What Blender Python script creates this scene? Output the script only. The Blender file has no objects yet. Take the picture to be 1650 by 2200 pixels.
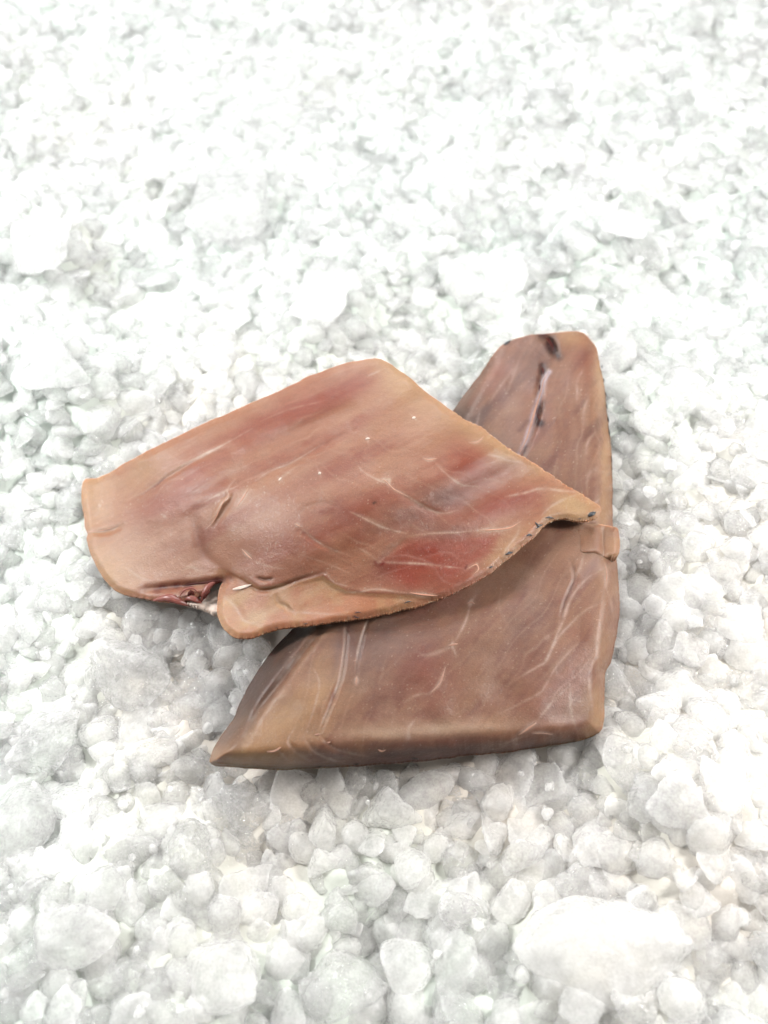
import bpy, math, random
import numpy as np

# ------------------------------------------------------------------ camera, light, exposure
SC = bpy.context.scene
COL = SC.collection
TILT, HALF, H = math.radians(32), math.radians(31), 0.25       # tilt from straight down, half vertical fov, height
CAMY = -H * math.tan(TILT)
cam = bpy.data.cameras.new("camera"); cam_o = bpy.data.objects.new("camera", cam); COL.objects.link(cam_o)
cam_o.location = (0, CAMY, H); cam_o.rotation_euler = (TILT, 0, 0)
cam.sensor_fit = 'VERTICAL'; cam.sensor_height = 24; cam.sensor_width = 18
cam.lens = 12 / math.tan(HALF); cam.clip_start = 0.01; cam.clip_end = 20
cam.dof.use_dof = True; cam.dof.focus_distance = 0.262; cam.dof.aperture_fstop = cam.lens / 3.4
SC.camera = cam_o

world = bpy.data.worlds.new("World"); SC.world = world; world.use_nodes = True
bg = world.node_tree.nodes["Background"]
bg.inputs[0].default_value = (1.0, 0.975, 0.945, 1); bg.inputs[1].default_value = 0.40

def lamp(name, loc, aim, size, power, color):
    l = bpy.data.lights.new(name, 'AREA'); l.shape = 'DISK'; l.size = size; l.energy = power; l.color = color
    o = bpy.data.objects.new(name, l); COL.objects.link(o); o.location = loc
    d = np.array(aim, float) - np.array(loc, float)
    from mathutils import Vector
    o.rotation_euler = Vector(d).to_track_quat('-Z', 'Y').to_euler()
    return o
lamp("counter_lamp_far", (-0.05, 0.64, 0.50), (0.0, 0.14, 0), 0.24, 5.5, (0.975, 0.99, 1.0))
lamp("counter_lamp_right", (0.42, -0.01, 0.34), (0.22, -0.01, 0), 0.15, 5.0, (1.0, 0.985, 0.96))
lamp("added_fill_left", (-0.43, 0.09, 0.34), (-0.22, 0.05, 0), 0.15, 5.2, (0.985, 1.0, 0.99))  # added lamp without a known source, there to whiten the left ice

SC.view_settings.view_transform = 'Standard'; SC.view_settings.look = 'None'
SC.view_settings.exposure = 0.34; SC.view_settings.gamma = 1.0
SC.render.engine = 'CYCLES'
cy = SC.cycles
cy.transparent_max_bounces = 40; cy.max_bounces = 96; cy.diffuse_bounces = 96; cy.glossy_bounces = 80; cy.transmission_bounces = 96
cy.sample_clamp_indirect = 10
try:
    cy.use_denoising = True; cy.denoiser = 'OPENIMAGEDENOISE'
except Exception:
    pass

# ------------------------------------------------------------------ helpers
F = 1100 / math.tan(HALF)
def unproject(px, py, z):
    """photo pixel (1650x2200) + height -> world point"""
    px = np.asarray(px, float); py = np.asarray(py, float); z = np.asarray(z, float)
    u = (px - 825) / F; v = (1100 - py) / F
    dy = v * math.cos(TILT) + math.sin(TILT); dz = v * math.sin(TILT) - math.cos(TILT)
    t = (z - H) / dz
    return np.stack([u * t, CAMY + dy * t, z + 0 * t], -1)
def project(P):
    P = np.asarray(P, float); x = P[..., 0]; y = P[..., 1] - CAMY; z = P[..., 2] - H
    c, s = math.cos(TILT), math.sin(TILT)
    depth = y * s - z * c; up = y * c + z * s
    return 825 + x / depth * F, 1100 - up / depth * F, depth

def _hash(ix, iy, iz, seed):
    h = (ix * 374761393 + iy * 668265263 + iz * 2147483647 + seed * 974634777) & 0xFFFFFFFF
    h = ((h ^ (h >> 13)) * 1274126177) & 0xFFFFFFFF
    h = h ^ (h >> 16)
    return (h & 0xFFFF) / 32767.5 - 1.0
def noise(x, y, z=0.0, seed=0):
    x, y, z = np.broadcast_arrays(np.asarray(x, float), np.asarray(y, float), np.asarray(z, float))
    ix, iy, iz = np.floor(x).astype(np.int64), np.floor(y).astype(np.int64), np.floor(z).astype(np.int64)
    fx, fy, fz = x - ix, y - iy, z - iz
    fx, fy, fz = [f * f * f * (f * (f * 6 - 15) + 10) for f in (fx, fy, fz)]
    r = 0
    for a in (0, 1):
        for b in (0, 1):
            for c in (0, 1):
                w = (fx if a else 1 - fx) * (fy if b else 1 - fy) * (fz if c else 1 - fz)
                r = r + w * _hash(ix + a, iy + b, iz + c, seed)
    return r
def fbm(x, y, z=0.0, seed=0, oct=4, gain=.5):
    r, a, f = 0, 1.0, 1.0
    for i in range(oct):
        r = r + a * noise(np.asarray(x) * f, np.asarray(y) * f, np.asarray(z) * f, seed + i * 17); a *= gain; f *= 2.03
    return r
def sstep(a, b, x):
    t = np.clip((np.asarray(x, float) - a) / (b - a), 0, 1); return t * t * (3 - 2 * t)
def lin(r, g, b):
    f = lambda c: (c / 255 / 12.92) if c <= 10.3 else ((c / 255 + .055) / 1.055) ** 2.4
    return np.array([f(r), f(g), f(b)])

def make_mesh(name, V, faces, smooth=True):
    me = bpy.data.meshes.new(name)
    V = np.asarray(V, np.float32)
    me.vertices.add(len(V)); me.vertices.foreach_set("co", V.ravel())
    if isinstance(faces, np.ndarray):
        n, k = faces.shape
        loops = faces.ravel(); starts = np.arange(n) * k; tot = np.full(n, k)
    else:
        tot = np.array([len(f) for f in faces]); loops = np.concatenate([np.asarray(f) for f in faces])
        starts = np.concatenate([[0], np.cumsum(tot)[:-1]])
    me.loops.add(len(loops)); me.loops.foreach_set("vertex_index", loops.astype(np.int32))
    me.polygons.add(len(tot)); me.polygons.foreach_set("loop_start", starts.astype(np.int32))
    try: me.polygons.foreach_set("loop_total", tot.astype(np.int32))
    except Exception: pass
    me.polygons.foreach_set("use_smooth", np.full(len(tot), smooth))
    me.update(calc_edges=True); me.validate()
    return me
def set_col(me, C, name="flesh_colour"):
    a = me.attributes.new(name, 'FLOAT_COLOR', 'POINT')
    a.data.foreach_set("color", np.concatenate([C, np.ones((len(C), 1))], 1).astype(np.float32).ravel())
def link(name, me, mat, parent=None):
    o = bpy.data.objects.new(name, me); COL.objects.link(o)
    if mat: me.materials.append(mat)
    if parent: o.parent = parent
    return o
def empty(name, loc, label, cat):
    o = bpy.data.objects.new(name, None); COL.objects.link(o); o.location = loc
    o.empty_display_size = .02; o['label'] = label; o['category'] = cat
    return o

# ------------------------------------------------------------------ materials
def new_mat(name):
    m = bpy.data.materials.new(name); m.use_nodes = True
    nt = m.node_tree; p = nt.nodes["Principled BSDF"]
    return m, nt, p
def N(nt, t, **kw):
    n = nt.nodes.new(t)
    for k, v in kw.items():
        if k in n.inputs.keys(): n.inputs[k].default_value = v
        else: setattr(n, k, v)
    return n
def bump_chain(nt, p, specs, coord='Position', vec=None):
    tc = N(nt, 'ShaderNodeNewGeometry'); prev = None
    for scale, strength, dist, detail in specs:
        t = N(nt, 'ShaderNodeTexNoise'); t.inputs['Scale'].default_value = scale; t.inputs['Detail'].default_value = detail
        nt.links.new(vec if vec else tc.outputs[coord], t.inputs['Vector'])
        b = N(nt, 'ShaderNodeBump'); b.inputs['Strength'].default_value = strength; b.inputs['Distance'].default_value = dist
        nt.links.new(t.outputs['Fac'], b.inputs['Height'])
        if prev: nt.links.new(prev.outputs[0], b.inputs['Normal'])
        prev = b
    nt.links.new(prev.outputs[0], p.inputs['Normal'])

def ice_mat(name, kind, CLEAR=.56):
    m, nt, p = new_mat(name)
    ramp = N(nt, 'ShaderNodeValToRGB')
    e = ramp.color_ramp.elements
    # single-scatter albedos: pure ice loses almost nothing per bounce, the tint comes from many bounces
    cols = [(0, (.9962, .9978, .9962)), (.25, (.9975, .9976, .9962)), (.5, (.9977, .9965, .9946)), (.72, (.9977, .9946, .9926)),
            (.88, (.9975, .9962, .9970)), (1, (.9990, .9988, .9984))]
    if kind == 'bed': cols = [(0, (.34, .38, .35)), (.25, (.36, .39, .36)), (.5, (.38, .37, .34)), (.7, (.39, .36, .33)), (.9, (.41, .38, .36)), (1, (.45, .44, .42))]  # bed colours darkened to put shade into the gaps between chunks
    while len(e) < len(cols): e.new(.5)
    for el, (pos, c) in zip(e, cols): el.position = pos; el.color = (*c, 1)
    if kind == 'chunk':
        oi = N(nt, 'ShaderNodeObjectInfo'); nt.links.new(oi.outputs['Random'], ramp.inputs[0])
    else:
        at = N(nt, 'ShaderNodeAttribute', attribute_name="tint"); nt.links.new(at.outputs['Fac'], ramp.inputs[0])
    # faint milky / clear mottling inside the ice
    tc = N(nt, 'ShaderNodeNewGeometry')
    t = N(nt, 'ShaderNodeTexNoise'); t.inputs['Scale'].default_value = 260; t.inputs['Detail'].default_value = 4
    nt.links.new(tc.outputs['Position'], t.inputs['Vector'])
    mr = N(nt, 'ShaderNodeMapRange'); mr.inputs[1].default_value = .3; mr.inputs[2].default_value = .7
    mr.inputs[3].default_value = .998; mr.inputs[4].default_value = 1.0
    nt.links.new(t.outputs['Fac'], mr.inputs[0])
    mx = N(nt, 'ShaderNodeMix', data_type='RGBA', blend_type='MULTIPLY'); mx.inputs[0].default_value = 1
    nt.links.new(ramp.outputs[0], mx.inputs[6]); nt.links.new(mr.outputs[0], mx.inputs[7])
    # meltwater stained faintly by the fish lies in the ice around it
    ds = N(nt, 'ShaderNodeVectorMath', operation='DISTANCE'); ds.inputs[1].default_value = (.015, -.05, 0)
    nt.links.new(tc.outputs['Position'], ds.inputs[0])
    n9 = N(nt, 'ShaderNodeTexNoise'); n9.inputs['Scale'].default_value = 28; nt.links.new(tc.outputs['Position'], n9.inputs['Vector'])
    m9 = N(nt, 'ShaderNodeMath', operation='MULTIPLY_ADD'); m9.inputs[1].default_value = .09; nt.links.new(n9.outputs['Fac'], m9.inputs[0]); nt.links.new(ds.outputs['Value'], m9.inputs[2])
    r9 = N(nt, 'ShaderNodeMapRange'); r9.inputs[1].default_value = .09; r9.inputs[2].default_value = .23; r9.inputs[3].default_value = 1; r9.inputs[4].default_value = 0
    nt.links.new(m9.outputs[0], r9.inputs[0])
    sx_ = N(nt, 'ShaderNodeMix', data_type='RGBA', blend_type='MULTIPLY')
    sx_.inputs[7].default_value = (.9995, .9890, .9800, 1) if kind != 'bed' else (1, .95, .91, 1)
    nt.links.new(r9.outputs[0], sx_.inputs[0]); nt.links.new(mx.outputs[2], sx_.inputs[6]); mx = sx_
    nt.links.new(mx.outputs[2], p.inputs['Base Color'])
    p.inputs['Roughness'].default_value = .22
    p.inputs['IOR'].default_value = 1.31
    p.inputs['Subsurface Weight'].default_value = 1.0
    p.inputs['Subsurface Radius'].default_value = (1, 1, 1)
    p.inputs['Subsurface Scale'].default_value = .005
    bump_chain(nt, p, [(420, .45, .0010, 4), (1500, .8, .0004, 3)])
    # coarse frost crystals: small facets on top of the grain
    vo = N(nt, 'ShaderNodeTexVoronoi'); vo.inputs['Scale'].default_value = 950
    gp = N(nt, 'ShaderNodeNewGeometry'); nt.links.new(gp.outputs['Position'], vo.inputs['Vector'])
    vb = N(nt, 'ShaderNodeBump'); vb.inputs['Strength'].default_value = .8; vb.inputs['Distance'].default_value = .0006
    nt.links.new(vo.outputs['Distance'], vb.inputs['Height'])
    nt.links.new(p.inputs['Normal'].links[0].from_socket, vb.inputs['Normal']); nrm = vb.outputs[0]
    # milky ice: light is scattered back and also passed on through each piece into its neighbours
    df = N(nt, 'ShaderNodeBsdfDiffuse'); tr = N(nt, 'ShaderNodeBsdfTranslucent'); gl = N(nt, 'ShaderNodeBsdfGlossy'); gl.inputs['Roughness'].default_value = .6 if kind == 'bed' else .13
    m1 = N(nt, 'ShaderNodeMixShader'); m1.inputs[0].default_value = 0 if kind == 'bed' else .84
    m2 = N(nt, 'ShaderNodeMixShader'); fr = N(nt, 'ShaderNodeFresnel'); fr.inputs['IOR'].default_value = 1.45
    nt.links.new(nrm, gl.inputs['Normal']); nt.links.new(nrm, fr.inputs['Normal'])
    nz = N(nt, 'ShaderNodeTexNoise'); nz.inputs['Scale'].default_value = 1100; nz.inputs['Detail'].default_value = 4
    nt.links.new(gp.outputs['Position'], nz.inputs['Vector'])
    sb = N(nt, 'ShaderNodeBump'); sb.inputs['Strength'].default_value = .3; sb.inputs['Distance'].default_value = .0004
    nt.links.new(nz.outputs['Fac'], sb.inputs['Height']); nt.links.new(sb.outputs[0], df.inputs['Normal'])
    for b in (df, tr): nt.links.new(mx.outputs[2], b.inputs['Color'])
    nt.links.new(df.outputs[0], m1.inputs[1]); nt.links.new(tr.outputs[0], m1.inputs[2])
    body = m1
    if kind != 'bed':
        tp = N(nt, 'ShaderNodeBsdfGlass'); tp.inputs['Color'].default_value = (.999, .9995, .999, 1); tp.inputs['Roughness'].default_value = .18; tp.inputs['IOR'].default_value = 1.16; nt.links.new(sb.outputs[0], tp.inputs['Normal'])
        m3 = N(nt, 'ShaderNodeMixShader'); gn = N(nt, 'ShaderNodeTexNoise'); gn.inputs['Scale'].default_value = 330; gn.inputs['Detail'].default_value = 5; gn.inputs['Roughness'].default_value = .5
        nt.links.new(gp.outputs['Position'], gn.inputs['Vector'])
        gm = N(nt, 'ShaderNodeMapRange'); gm.inputs[1].default_value = .36; gm.inputs[2].default_value = .64; gm.inputs[3].default_value = CLEAR - .04; gm.inputs[4].default_value = CLEAR + .06
        rnd = N(nt, 'ShaderNodeMapRange'); rnd.inputs[3].default_value = -.16; rnd.inputs[4].default_value = .22
        wn = N(nt, 'ShaderNodeTexWhiteNoise', noise_dimensions='1D'); nt.links.new(ramp.inputs[0].links[0].from_socket, wn.inputs['W'])
        nt.links.new(wn.outputs['Value'], rnd.inputs[0]); ad = N(nt, 'ShaderNodeMath', operation='ADD', use_clamp=True)
        nt.links.new(gn.outputs['Fac'], gm.inputs[0])
        fg = N(nt, 'ShaderNodeTexNoise'); fg.inputs['Scale'].default_value = 1500; fg.inputs['Detail'].default_value = 3; nt.links.new(gp.outputs['Position'], fg.inputs['Vector'])
        fm_ = N(nt, 'ShaderNodeMapRange'); fm_.inputs[1].default_value = .3; fm_.inputs[2].default_value = .7; fm_.inputs[3].default_value = -.05; fm_.inputs[4].default_value = .05
        fa = N(nt, 'ShaderNodeMath', operation='ADD'); nt.links.new(fg.outputs['Fac'], fm_.inputs[0]); nt.links.new(gm.outputs[0], fa.inputs[0]); nt.links.new(fm_.outputs[0], fa.inputs[1])
        nt.links.new(fa.outputs[0], ad.inputs[0]); nt.links.new(rnd.outputs[0], ad.inputs[1]); nt.links.new(ad.outputs[0], m3.inputs[0])
        nt.links.new(m1.outputs[0], m3.inputs[1]); nt.links.new(tp.outputs[0], m3.inputs[2]); body = m3
    fm = N(nt, 'ShaderNodeMath', operation='MULTIPLY'); inv = N(nt, 'ShaderNodeMath', operation='SUBTRACT'); inv.inputs[0].default_value = 1
    nt.links.new(gp.outputs['Backfacing'], inv.inputs[1]); nt.links.new(inv.outputs[0], fm.inputs[1]); nt.links.new(fr.outputs[0], fm.inputs[0])
    nt.links.new(fm.outputs[0], m2.inputs[0]); nt.links.new(body.outputs[0], m2.inputs[1]); nt.links.new(gl.outputs[0], m2.inputs[2])
    nt.links.new(m2.outputs[0], nt.nodes["Material Output"].inputs['Surface']); nt.nodes.remove(p)
    return m
M_FROST = ice_mat('frosted_white_ice', 'chunk', .50)
M_CHUNK = ice_mat("crushed_ice", 'chunk')
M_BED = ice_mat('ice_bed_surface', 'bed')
M_STUFF = ice_mat("crushed_ice_pile", 'stuff')

def flesh_mat(name, rot, rough=.36, sss=.55):
    m, nt, p = new_mat(name)
    at = N(nt, 'ShaderNodeAttribute', attribute_name="flesh_colour")
    tc = N(nt, 'ShaderNodeTexCoord')
    mp = N(nt, 'ShaderNodeMapping'); mp.inputs['Rotation'].default_value = (0, 0, rot); mp.inputs['Scale'].default_value = (.25, 1, 1)
    nt.links.new(tc.outputs['Object'], mp.inputs[0])
    t = N(nt, 'ShaderNodeTexNoise'); t.inputs['Scale'].default_value = 700; t.inputs['Detail'].default_value = 5
    nt.links.new(mp.outputs[0], t.inputs['Vector'])
    t2 = N(nt, 'ShaderNodeTexNoise'); t2.inputs['Scale'].default_value = 2600; t2.inputs['Detail'].default_value = 2
    nt.links.new(tc.outputs['Object'], t2.inputs['Vector'])
    mr = N(nt, 'ShaderNodeMapRange'); mr.inputs[1].default_value = .3; mr.inputs[2].default_value = .7; mr.inputs[3].default_value = .95; mr.inputs[4].default_value = 1.05
    nt.links.new(t.outputs['Fac'], mr.inputs[0])
    mr2 = N(nt, 'ShaderNodeMapRange'); mr2.inputs[1].default_value = .35; mr2.inputs[2].default_value = .75; mr2.inputs[3].default_value = .92; mr2.inputs[4].default_value = 1.12
    nt.links.new(t2.outputs['Fac'], mr2.inputs[0])
    mu = N(nt, 'ShaderNodeMath', operation='MULTIPLY'); nt.links.new(mr.outputs[0], mu.inputs[0]); nt.links.new(mr2.outputs[0], mu.inputs[1])
    mx = N(nt, 'ShaderNodeMix', data_type='RGBA', blend_type='MULTIPLY'); mx.inputs[0].default_value = 1
    nt.links.new(at.outputs['Color'], mx.inputs[6]); nt.links.new(mu.outputs[0], mx.inputs[7])
    nt.links.new(mx.outputs[2], p.inputs['Base Color'])
    p.inputs['Roughness'].default_value = rough; p.inputs['IOR'].default_value = 1.34; p.inputs['Specular IOR Level'].default_value = .32
    p.inputs['Coat Weight'].default_value = .34; p.inputs['Coat Roughness'].default_value = .14; p.inputs['Coat IOR'].default_value = 1.33
    p.inputs['Subsurface Weight'].default_value = .85
    p.inputs['Subsurface Radius'].default_value = (1, .5, .36)
    p.inputs['Subsurface Scale'].default_value = .0026
    bump_chain(nt, p, [(420, .3, .0005, 3), (1900, .5, .00016, 3)])
    cn = N(nt, 'ShaderNodeTexNoise'); cn.inputs['Scale'].default_value = 1500; cn.inputs['Detail'].default_value = 4
    nt.links.new(tc.outputs['Object'], cn.inputs['Vector'])
    cb = N(nt, 'ShaderNodeBump'); cb.inputs['Strength'].default_value = .8; cb.inputs['Distance'].default_value = .0004
    nt.links.new(cn.outputs['Fac'], cb.inputs['Height']); nt.links.new(cb.outputs[0], p.inputs['Coat Normal'])
    return m
M_FLESH1 = flesh_mat("pink_flesh", math.radians(-28), rough=.52)
M_FLESH2 = flesh_mat("grey_pink_flesh", math.radians(40), rough=.48)

def plain(name, col, rough=.35, sss=.5, scale=.0008, bump=1500, radius=(1, .7, .6), spec=.4):
    m, nt, p = new_mat(name)
    tc = N(nt, 'ShaderNodeTexCoord'); t = N(nt, 'ShaderNodeTexNoise'); t.inputs['Scale'].default_value = 900; t.inputs['Detail'].default_value = 4
    nt.links.new(tc.outputs['Object'], t.inputs['Vector'])
    mr = N(nt, 'ShaderNodeMapRange'); mr.inputs[1].default_value = .3; mr.inputs[2].default_value = .7; mr.inputs[3].default_value = .8; mr.inputs[4].default_value = 1.08
    nt.links.new(t.outputs['Fac'], mr.inputs[0])
    mx = N(nt, 'ShaderNodeMix', data_type='RGBA', blend_type='MULTIPLY'); mx.inputs[0].default_value = 1
    mx.inputs[6].default_value = (*col, 1); nt.links.new(mr.outputs[0], mx.inputs[7])
    nt.links.new(mx.outputs[2], p.inputs['Base Color'])
    p.inputs['Roughness'].default_value = rough; p.inputs['Specular IOR Level'].default_value = spec
    p.inputs['Subsurface Weight'].default_value = sss; p.inputs['Subsurface Scale'].default_value = scale
    p.inputs['Subsurface Radius'].default_value = radius
    bump_chain(nt, p, [(bump, .3, .0002, 3)])
    return m
M_SINEW1 = plain("pale_pink_sinew", lin(146, 104, 86), .6, spec=.15)
M_SINEW2 = plain("pale_grey_sinew", lin(126, 94, 80), .6, spec=.15)
M_WHITE = plain("white_connective_tissue", lin(166, 150, 140), .5, spec=.2)
M_BLACK = plain("black_pigment_and_shade", (.012, .013, .016), .4, 0)
M_CLOT = plain("dark_red_blood", lin(52, 18, 13), .6, 0, spec=.08)
M_MEMB = plain("pink_torn_membrane", lin(98, 48, 40), .42, .5)
M_SKINRIM = plain("silver_skin", lin(160, 130, 104), .5)
M_SKIN_SHADE = plain("dark_skin_and_gap_shade", lin(64, 54, 48), .3, .1)

# ------------------------------------------------------------------ ice bed
def bed_h(x, y):
    """gently heaped surface of the ice under everything"""
    r = 0.048 * sstep(.105, .24, x + .10 * np.maximum(0, y) * -1 + .0) * (1 - .55 * sstep(.05, .32, y))
    l = 0.030 * sstep(.115, .24, -x - .06 * np.maximum(0, -y)) * (1 - .3 * sstep(.15, .35, y))
    n = .0055 * fbm(x * 14, y * 14, 0, 5, 3) + .0022 * fbm(x * 60, y * 60, 0, 9, 3)
    flat = np.exp(-((x / .105) ** 2 + (y / .085) ** 2) ** 2)
    d = .010 * sstep(.06, .3, y)
    mounds = 0
    for (px, py, rad, hh) in MOUNDS:
        c = unproject(px, py, .01)
        mounds = mounds + hh * np.exp(-(((x - c[0]) ** 2 + (y - c[1]) ** 2) / rad ** 2) ** 1.3)
    return -.0075 + (r + l + d + mounds) + n * (1 - .8 * flat)
MOUNDS = [(60, 520, .032, .016), (95, 790, .034, .018), (690, 640, .026, .010), (1290, 500, .022, .010), (1560, 800, .04, .012),
          (1560, 1700, .035, .010), (1640, 1150, .04, .012)]

# ------------------------------------------------------------------ fillets
def catmull(P, step=5.0):
    P = np.asarray(P, float)
    if len(P) < 3:
        n = max(2, int(np.hypot(*(P[1, :2] - P[0, :2])) / step) + 1)
        t = np.linspace(0, 1, n)[:, None]; return P[0] * (1 - t) + P[1] * t
    Q = np.vstack([2 * P[0] - P[1], P, 2 * P[-1] - P[-2]]); out = []
    for i in range(1, len(Q) - 2):
        n = max(2, int(np.hypot(*(Q[i + 1, :2] - Q[i, :2])) / step))
        t = np.linspace(0, 1, n, endpoint=False)[:, None]
        a, b, c, d = Q[i - 1], Q[i], Q[i + 1], Q[i + 2]
        out.append(.5 * ((2 * b) + (c - a) * t + (2 * a - 5 * b + 4 * c - d) * t ** 2 + (3 * b - a - 3 * c + d) * t ** 3))
    out.append(P[-1:]); return np.vstack(out)

def poly_dist(X, Y, L, maxd):
    """distance and parameter to an open polyline, evaluated only near it"""
    D = np.full(X.shape, 1e9); T = np.zeros(X.shape); n = len(L) - 1
    for i in range(n):
        ax, ay = L[i, :2]; bx, by = L[i + 1, :2]
        sel = np.nonzero((X > min(ax, bx) - maxd) & (X < max(ax, bx) + maxd) & (Y > min(ay, by) - maxd) & (Y < max(ay, by) + maxd))[0]
        if not len(sel): continue
        x, y = X[sel], Y[sel]; dx, dy = bx - ax, by - ay
        t = np.clip(((x - ax) * dx + (y - ay) * dy) / max(1e-9, dx * dx + dy * dy), 0, 1)
        d = np.hypot(x - ax - t * dx, y - ay - t * dy)
        better = d < D[sel]; s = sel[better]
        D[s] = d[better]; T[s] = (i + t[better]) / n
    return D, T
def inside_poly(X, Y, P):
    c = np.zeros(X.shape, bool); n = len(P); j = n - 1
    for i in range(n):
        xi, yi, xj, yj = P[i, 0], P[i, 1], P[j, 0], P[j, 1]
        if yi != yj:
            k = ((yi > Y) != (yj > Y)) & (X < (xj - xi) * (Y - yi) / (yj - yi) + xi); c ^= k
        j = i
    return c

class Fillet:
    """slab of flesh: outline points are (pixel x, pixel y, rim height m, bevel width px)"""
    def __init__(s, outline, ztop, zbot, jag=None, seed=0, under=0, roll=1.8):
        O = np.asarray(outline, float)
        closed = np.vstack([O, O[:1]])
        # dense closed outline
        seg = []
        for i in range(len(O)):
            a, b = closed[i], closed[i + 1]; p, q = closed[i - 1 if i else len(O) - 1], closed[(i + 2) % len(O)] if i + 2 <= len(O) else closed[1]
            n = max(1, int(np.hypot(*(b[:2] - a[:2])) / 2.5)); t = np.linspace(0, 1, n, endpoint=False)[:, None]
            m = .5 * ((2 * a) + (b - p) * t + (2 * p - 5 * a + 4 * b - q) * t ** 2 + (3 * a - p - 3 * b + q) * t ** 3)
            lo, hi = np.minimum(a, b), np.maximum(a, b); m[:, 2:] = (a * (1 - t) + b * t)[:, 2:]
            seg.append(m)
        D = np.vstack(seg)
        arc = np.arange(len(D))
        jn = 1.3 * noise(D[:, 0] / 22, D[:, 1] / 22, 0, seed + 3) + .3 * noise(D[:, 0] / 5, D[:, 1] / 5, 0, seed + 4)
        tx = np.roll(D[:, 0], -3) - np.roll(D[:, 0], 3); ty = np.roll(D[:, 1], -3) - np.roll(D[:, 1], 3)
        L = np.hypot(tx, ty) + 1e-9
        if jag is not None:
            jn = jn * 1.0 + jag(D[:, 0], D[:, 1]) * (1.2 * noise(D[:, 0] / 4, D[:, 1] / 4, 0, seed + 8) + 1.0 * noise(D[:, 0] / 9, D[:, 1] / 9, 0, seed + 9))
        D[:, 0] += ty / L * jn; D[:, 1] -= tx / L * jn
        s.under = under; s.roll = roll; s.O = D; s.ztop = ztop; s.zbot = zbot; s.bumps = []
    def edge(s, X, Y):
        """distance to the outline, and smoothly interpolated rim height and bevel width"""
        O = s.O; D = np.full(X.shape, 1e18); K = O[::6]
        W = np.zeros(X.shape); Z = np.zeros(X.shape); B = np.zeros(X.shape)
        for k in range(0, len(O), 2):
            d2 = (X - O[k, 0]) ** 2 + (Y - O[k, 1]) ** 2
            D = np.minimum(D, d2)
            if k % 6 == 0:
                w = 1 / (d2 + 25.0) ** 2; W += w; Z += w * O[k, 2]; B += w * O[k, 3]
        return np.sqrt(D), Z / W, B / W
    def height(s, X, Y):
        X = np.asarray(X, float).ravel(); Y = np.asarray(Y, float).ravel()
        d, ze, bw = s.edge(X, Y)
        t = np.clip(d / bw, 0, 1); prof = (1 - (1 - t) ** s.roll)
        zt = s.ztop(X, Y)
        z = ze + (np.maximum(zt, ze) - ze) * prof
        for L, w, dep, one in s.bumps:
            dd, tt = poly_dist(X, Y, L, w * 4)
            taper = np.sin(np.pi * np.clip(tt, .02, .98)) ** .5
            z = z + dep * np.exp(-(dd / w) ** 2) * taper * np.clip(d / 14, 0, 1)
        return z
    def build(s, g, paint):
        O = s.O; x0, y0 = O[:, :2].min(0) - g; x1, y1 = O[:, :2].max(0) + 2 * g
        gx = np.arange(x0, x1, g); gy = np.arange(y0, y1, g); GX, GY = np.meshgrid(gx, gy); nx, ny = len(gx), len(gy)
        ins = inside_poly(GX.ravel(), GY.ravel(), O).reshape(ny, nx)
        cell = ins[:-1, :-1] | ins[1:, :-1] | ins[:-1, 1:] | ins[1:, 1:]
        use = np.zeros((ny, nx), bool)
        for a in (0, 1):
            for b in (0, 1): use[a:ny - 1 + a, b:nx - 1 + b] |= cell
        idx = -np.ones((ny, nx), int); idx[use] = np.arange(use.sum())
        X = GX[use].copy(); Y = GY[use].copy(); I = ins[use]
        out = np.nonzero(~I)[0]
        for k in out:                                                # snap the outer ring on to the outline
            j = np.argmin((O[:, 0] - X[k]) ** 2 + (O[:, 1] - Y[k]) ** 2); X[k], Y[k] = O[j, :2]
        r, c = np.nonzero(cell)
        quads = np.stack([idx[r + 1, c], idx[r + 1, c + 1], idx[r, c + 1], idx[r, c]], 1)
        Z = s.height(X, Y)
        top = unproject(X, Y, Z)
        n = len(top)
        bot = top.copy(); zb = s.zbot(X, Y)
        if s.under: zb = zb + np.maximum(0, Z - .0011 - zb) * np.exp(-(s.edge(X, Y)[0] / s.under) ** 2)
        bot[:, 2] = np.minimum(zb, Z - .0006)
        # rim edges
        e = np.concatenate([quads[:, [0, 1]], quads[:, [1, 2]], quads[:, [2, 3]], quads[:, [3, 0]]])
        key = np.sort(e, 1); uk, inv, cnt = np.unique(key, axis=0, return_inverse=True, return_counts=True)
        rim = e[cnt[inv.ravel()] == 1]
        wall = np.stack([rim[:, 1], rim[:, 0], rim[:, 0] + n, rim[:, 1] + n], 1)
        V = np.vstack([top, bot]); Fq = np.vstack([quads, quads[:, ::-1] + n, wall])
        C = paint(X, Y, s.edge(X, Y)[0], Z)
        s.top = top
        return V, Fq, np.vstack([C, C * .92])

def blob(X, Y, cx, cy, rx, ry, ang=0):
    a = math.radians(ang); dx, dy = X - cx, Y - cy
    u = dx * math.cos(a) + dy * math.sin(a); v = -dx * math.sin(a) + dy * math.cos(a)
    return np.exp(-((u / rx) ** 2 + (v / ry) ** 2))
def mixc(C, col, f):
    return C * (1 - f[:, None]) + col * f[:, None]
def stroke(C, X, Y, pts, w, col, k=.8, seed=1, even=False):
    L = catmull(pts); d, t = poly_dist(X, Y, L, w * 4)
    taper = np.sin(np.pi * np.clip(t, .03, .97)) ** .6 if not even else 1.0
    br = .72 + .45 * noise(X / 14, Y / 14, 0, seed) + .2 * noise(X / 4, Y / 4, 0, seed + 5)
    f = np.clip(k * taper * np.exp(-(d / (w * (.65 + .5 * taper))) ** 2) * np.clip(br, .15, 1.1), 0, 1)
    return mixc(C, col, f)

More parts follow.
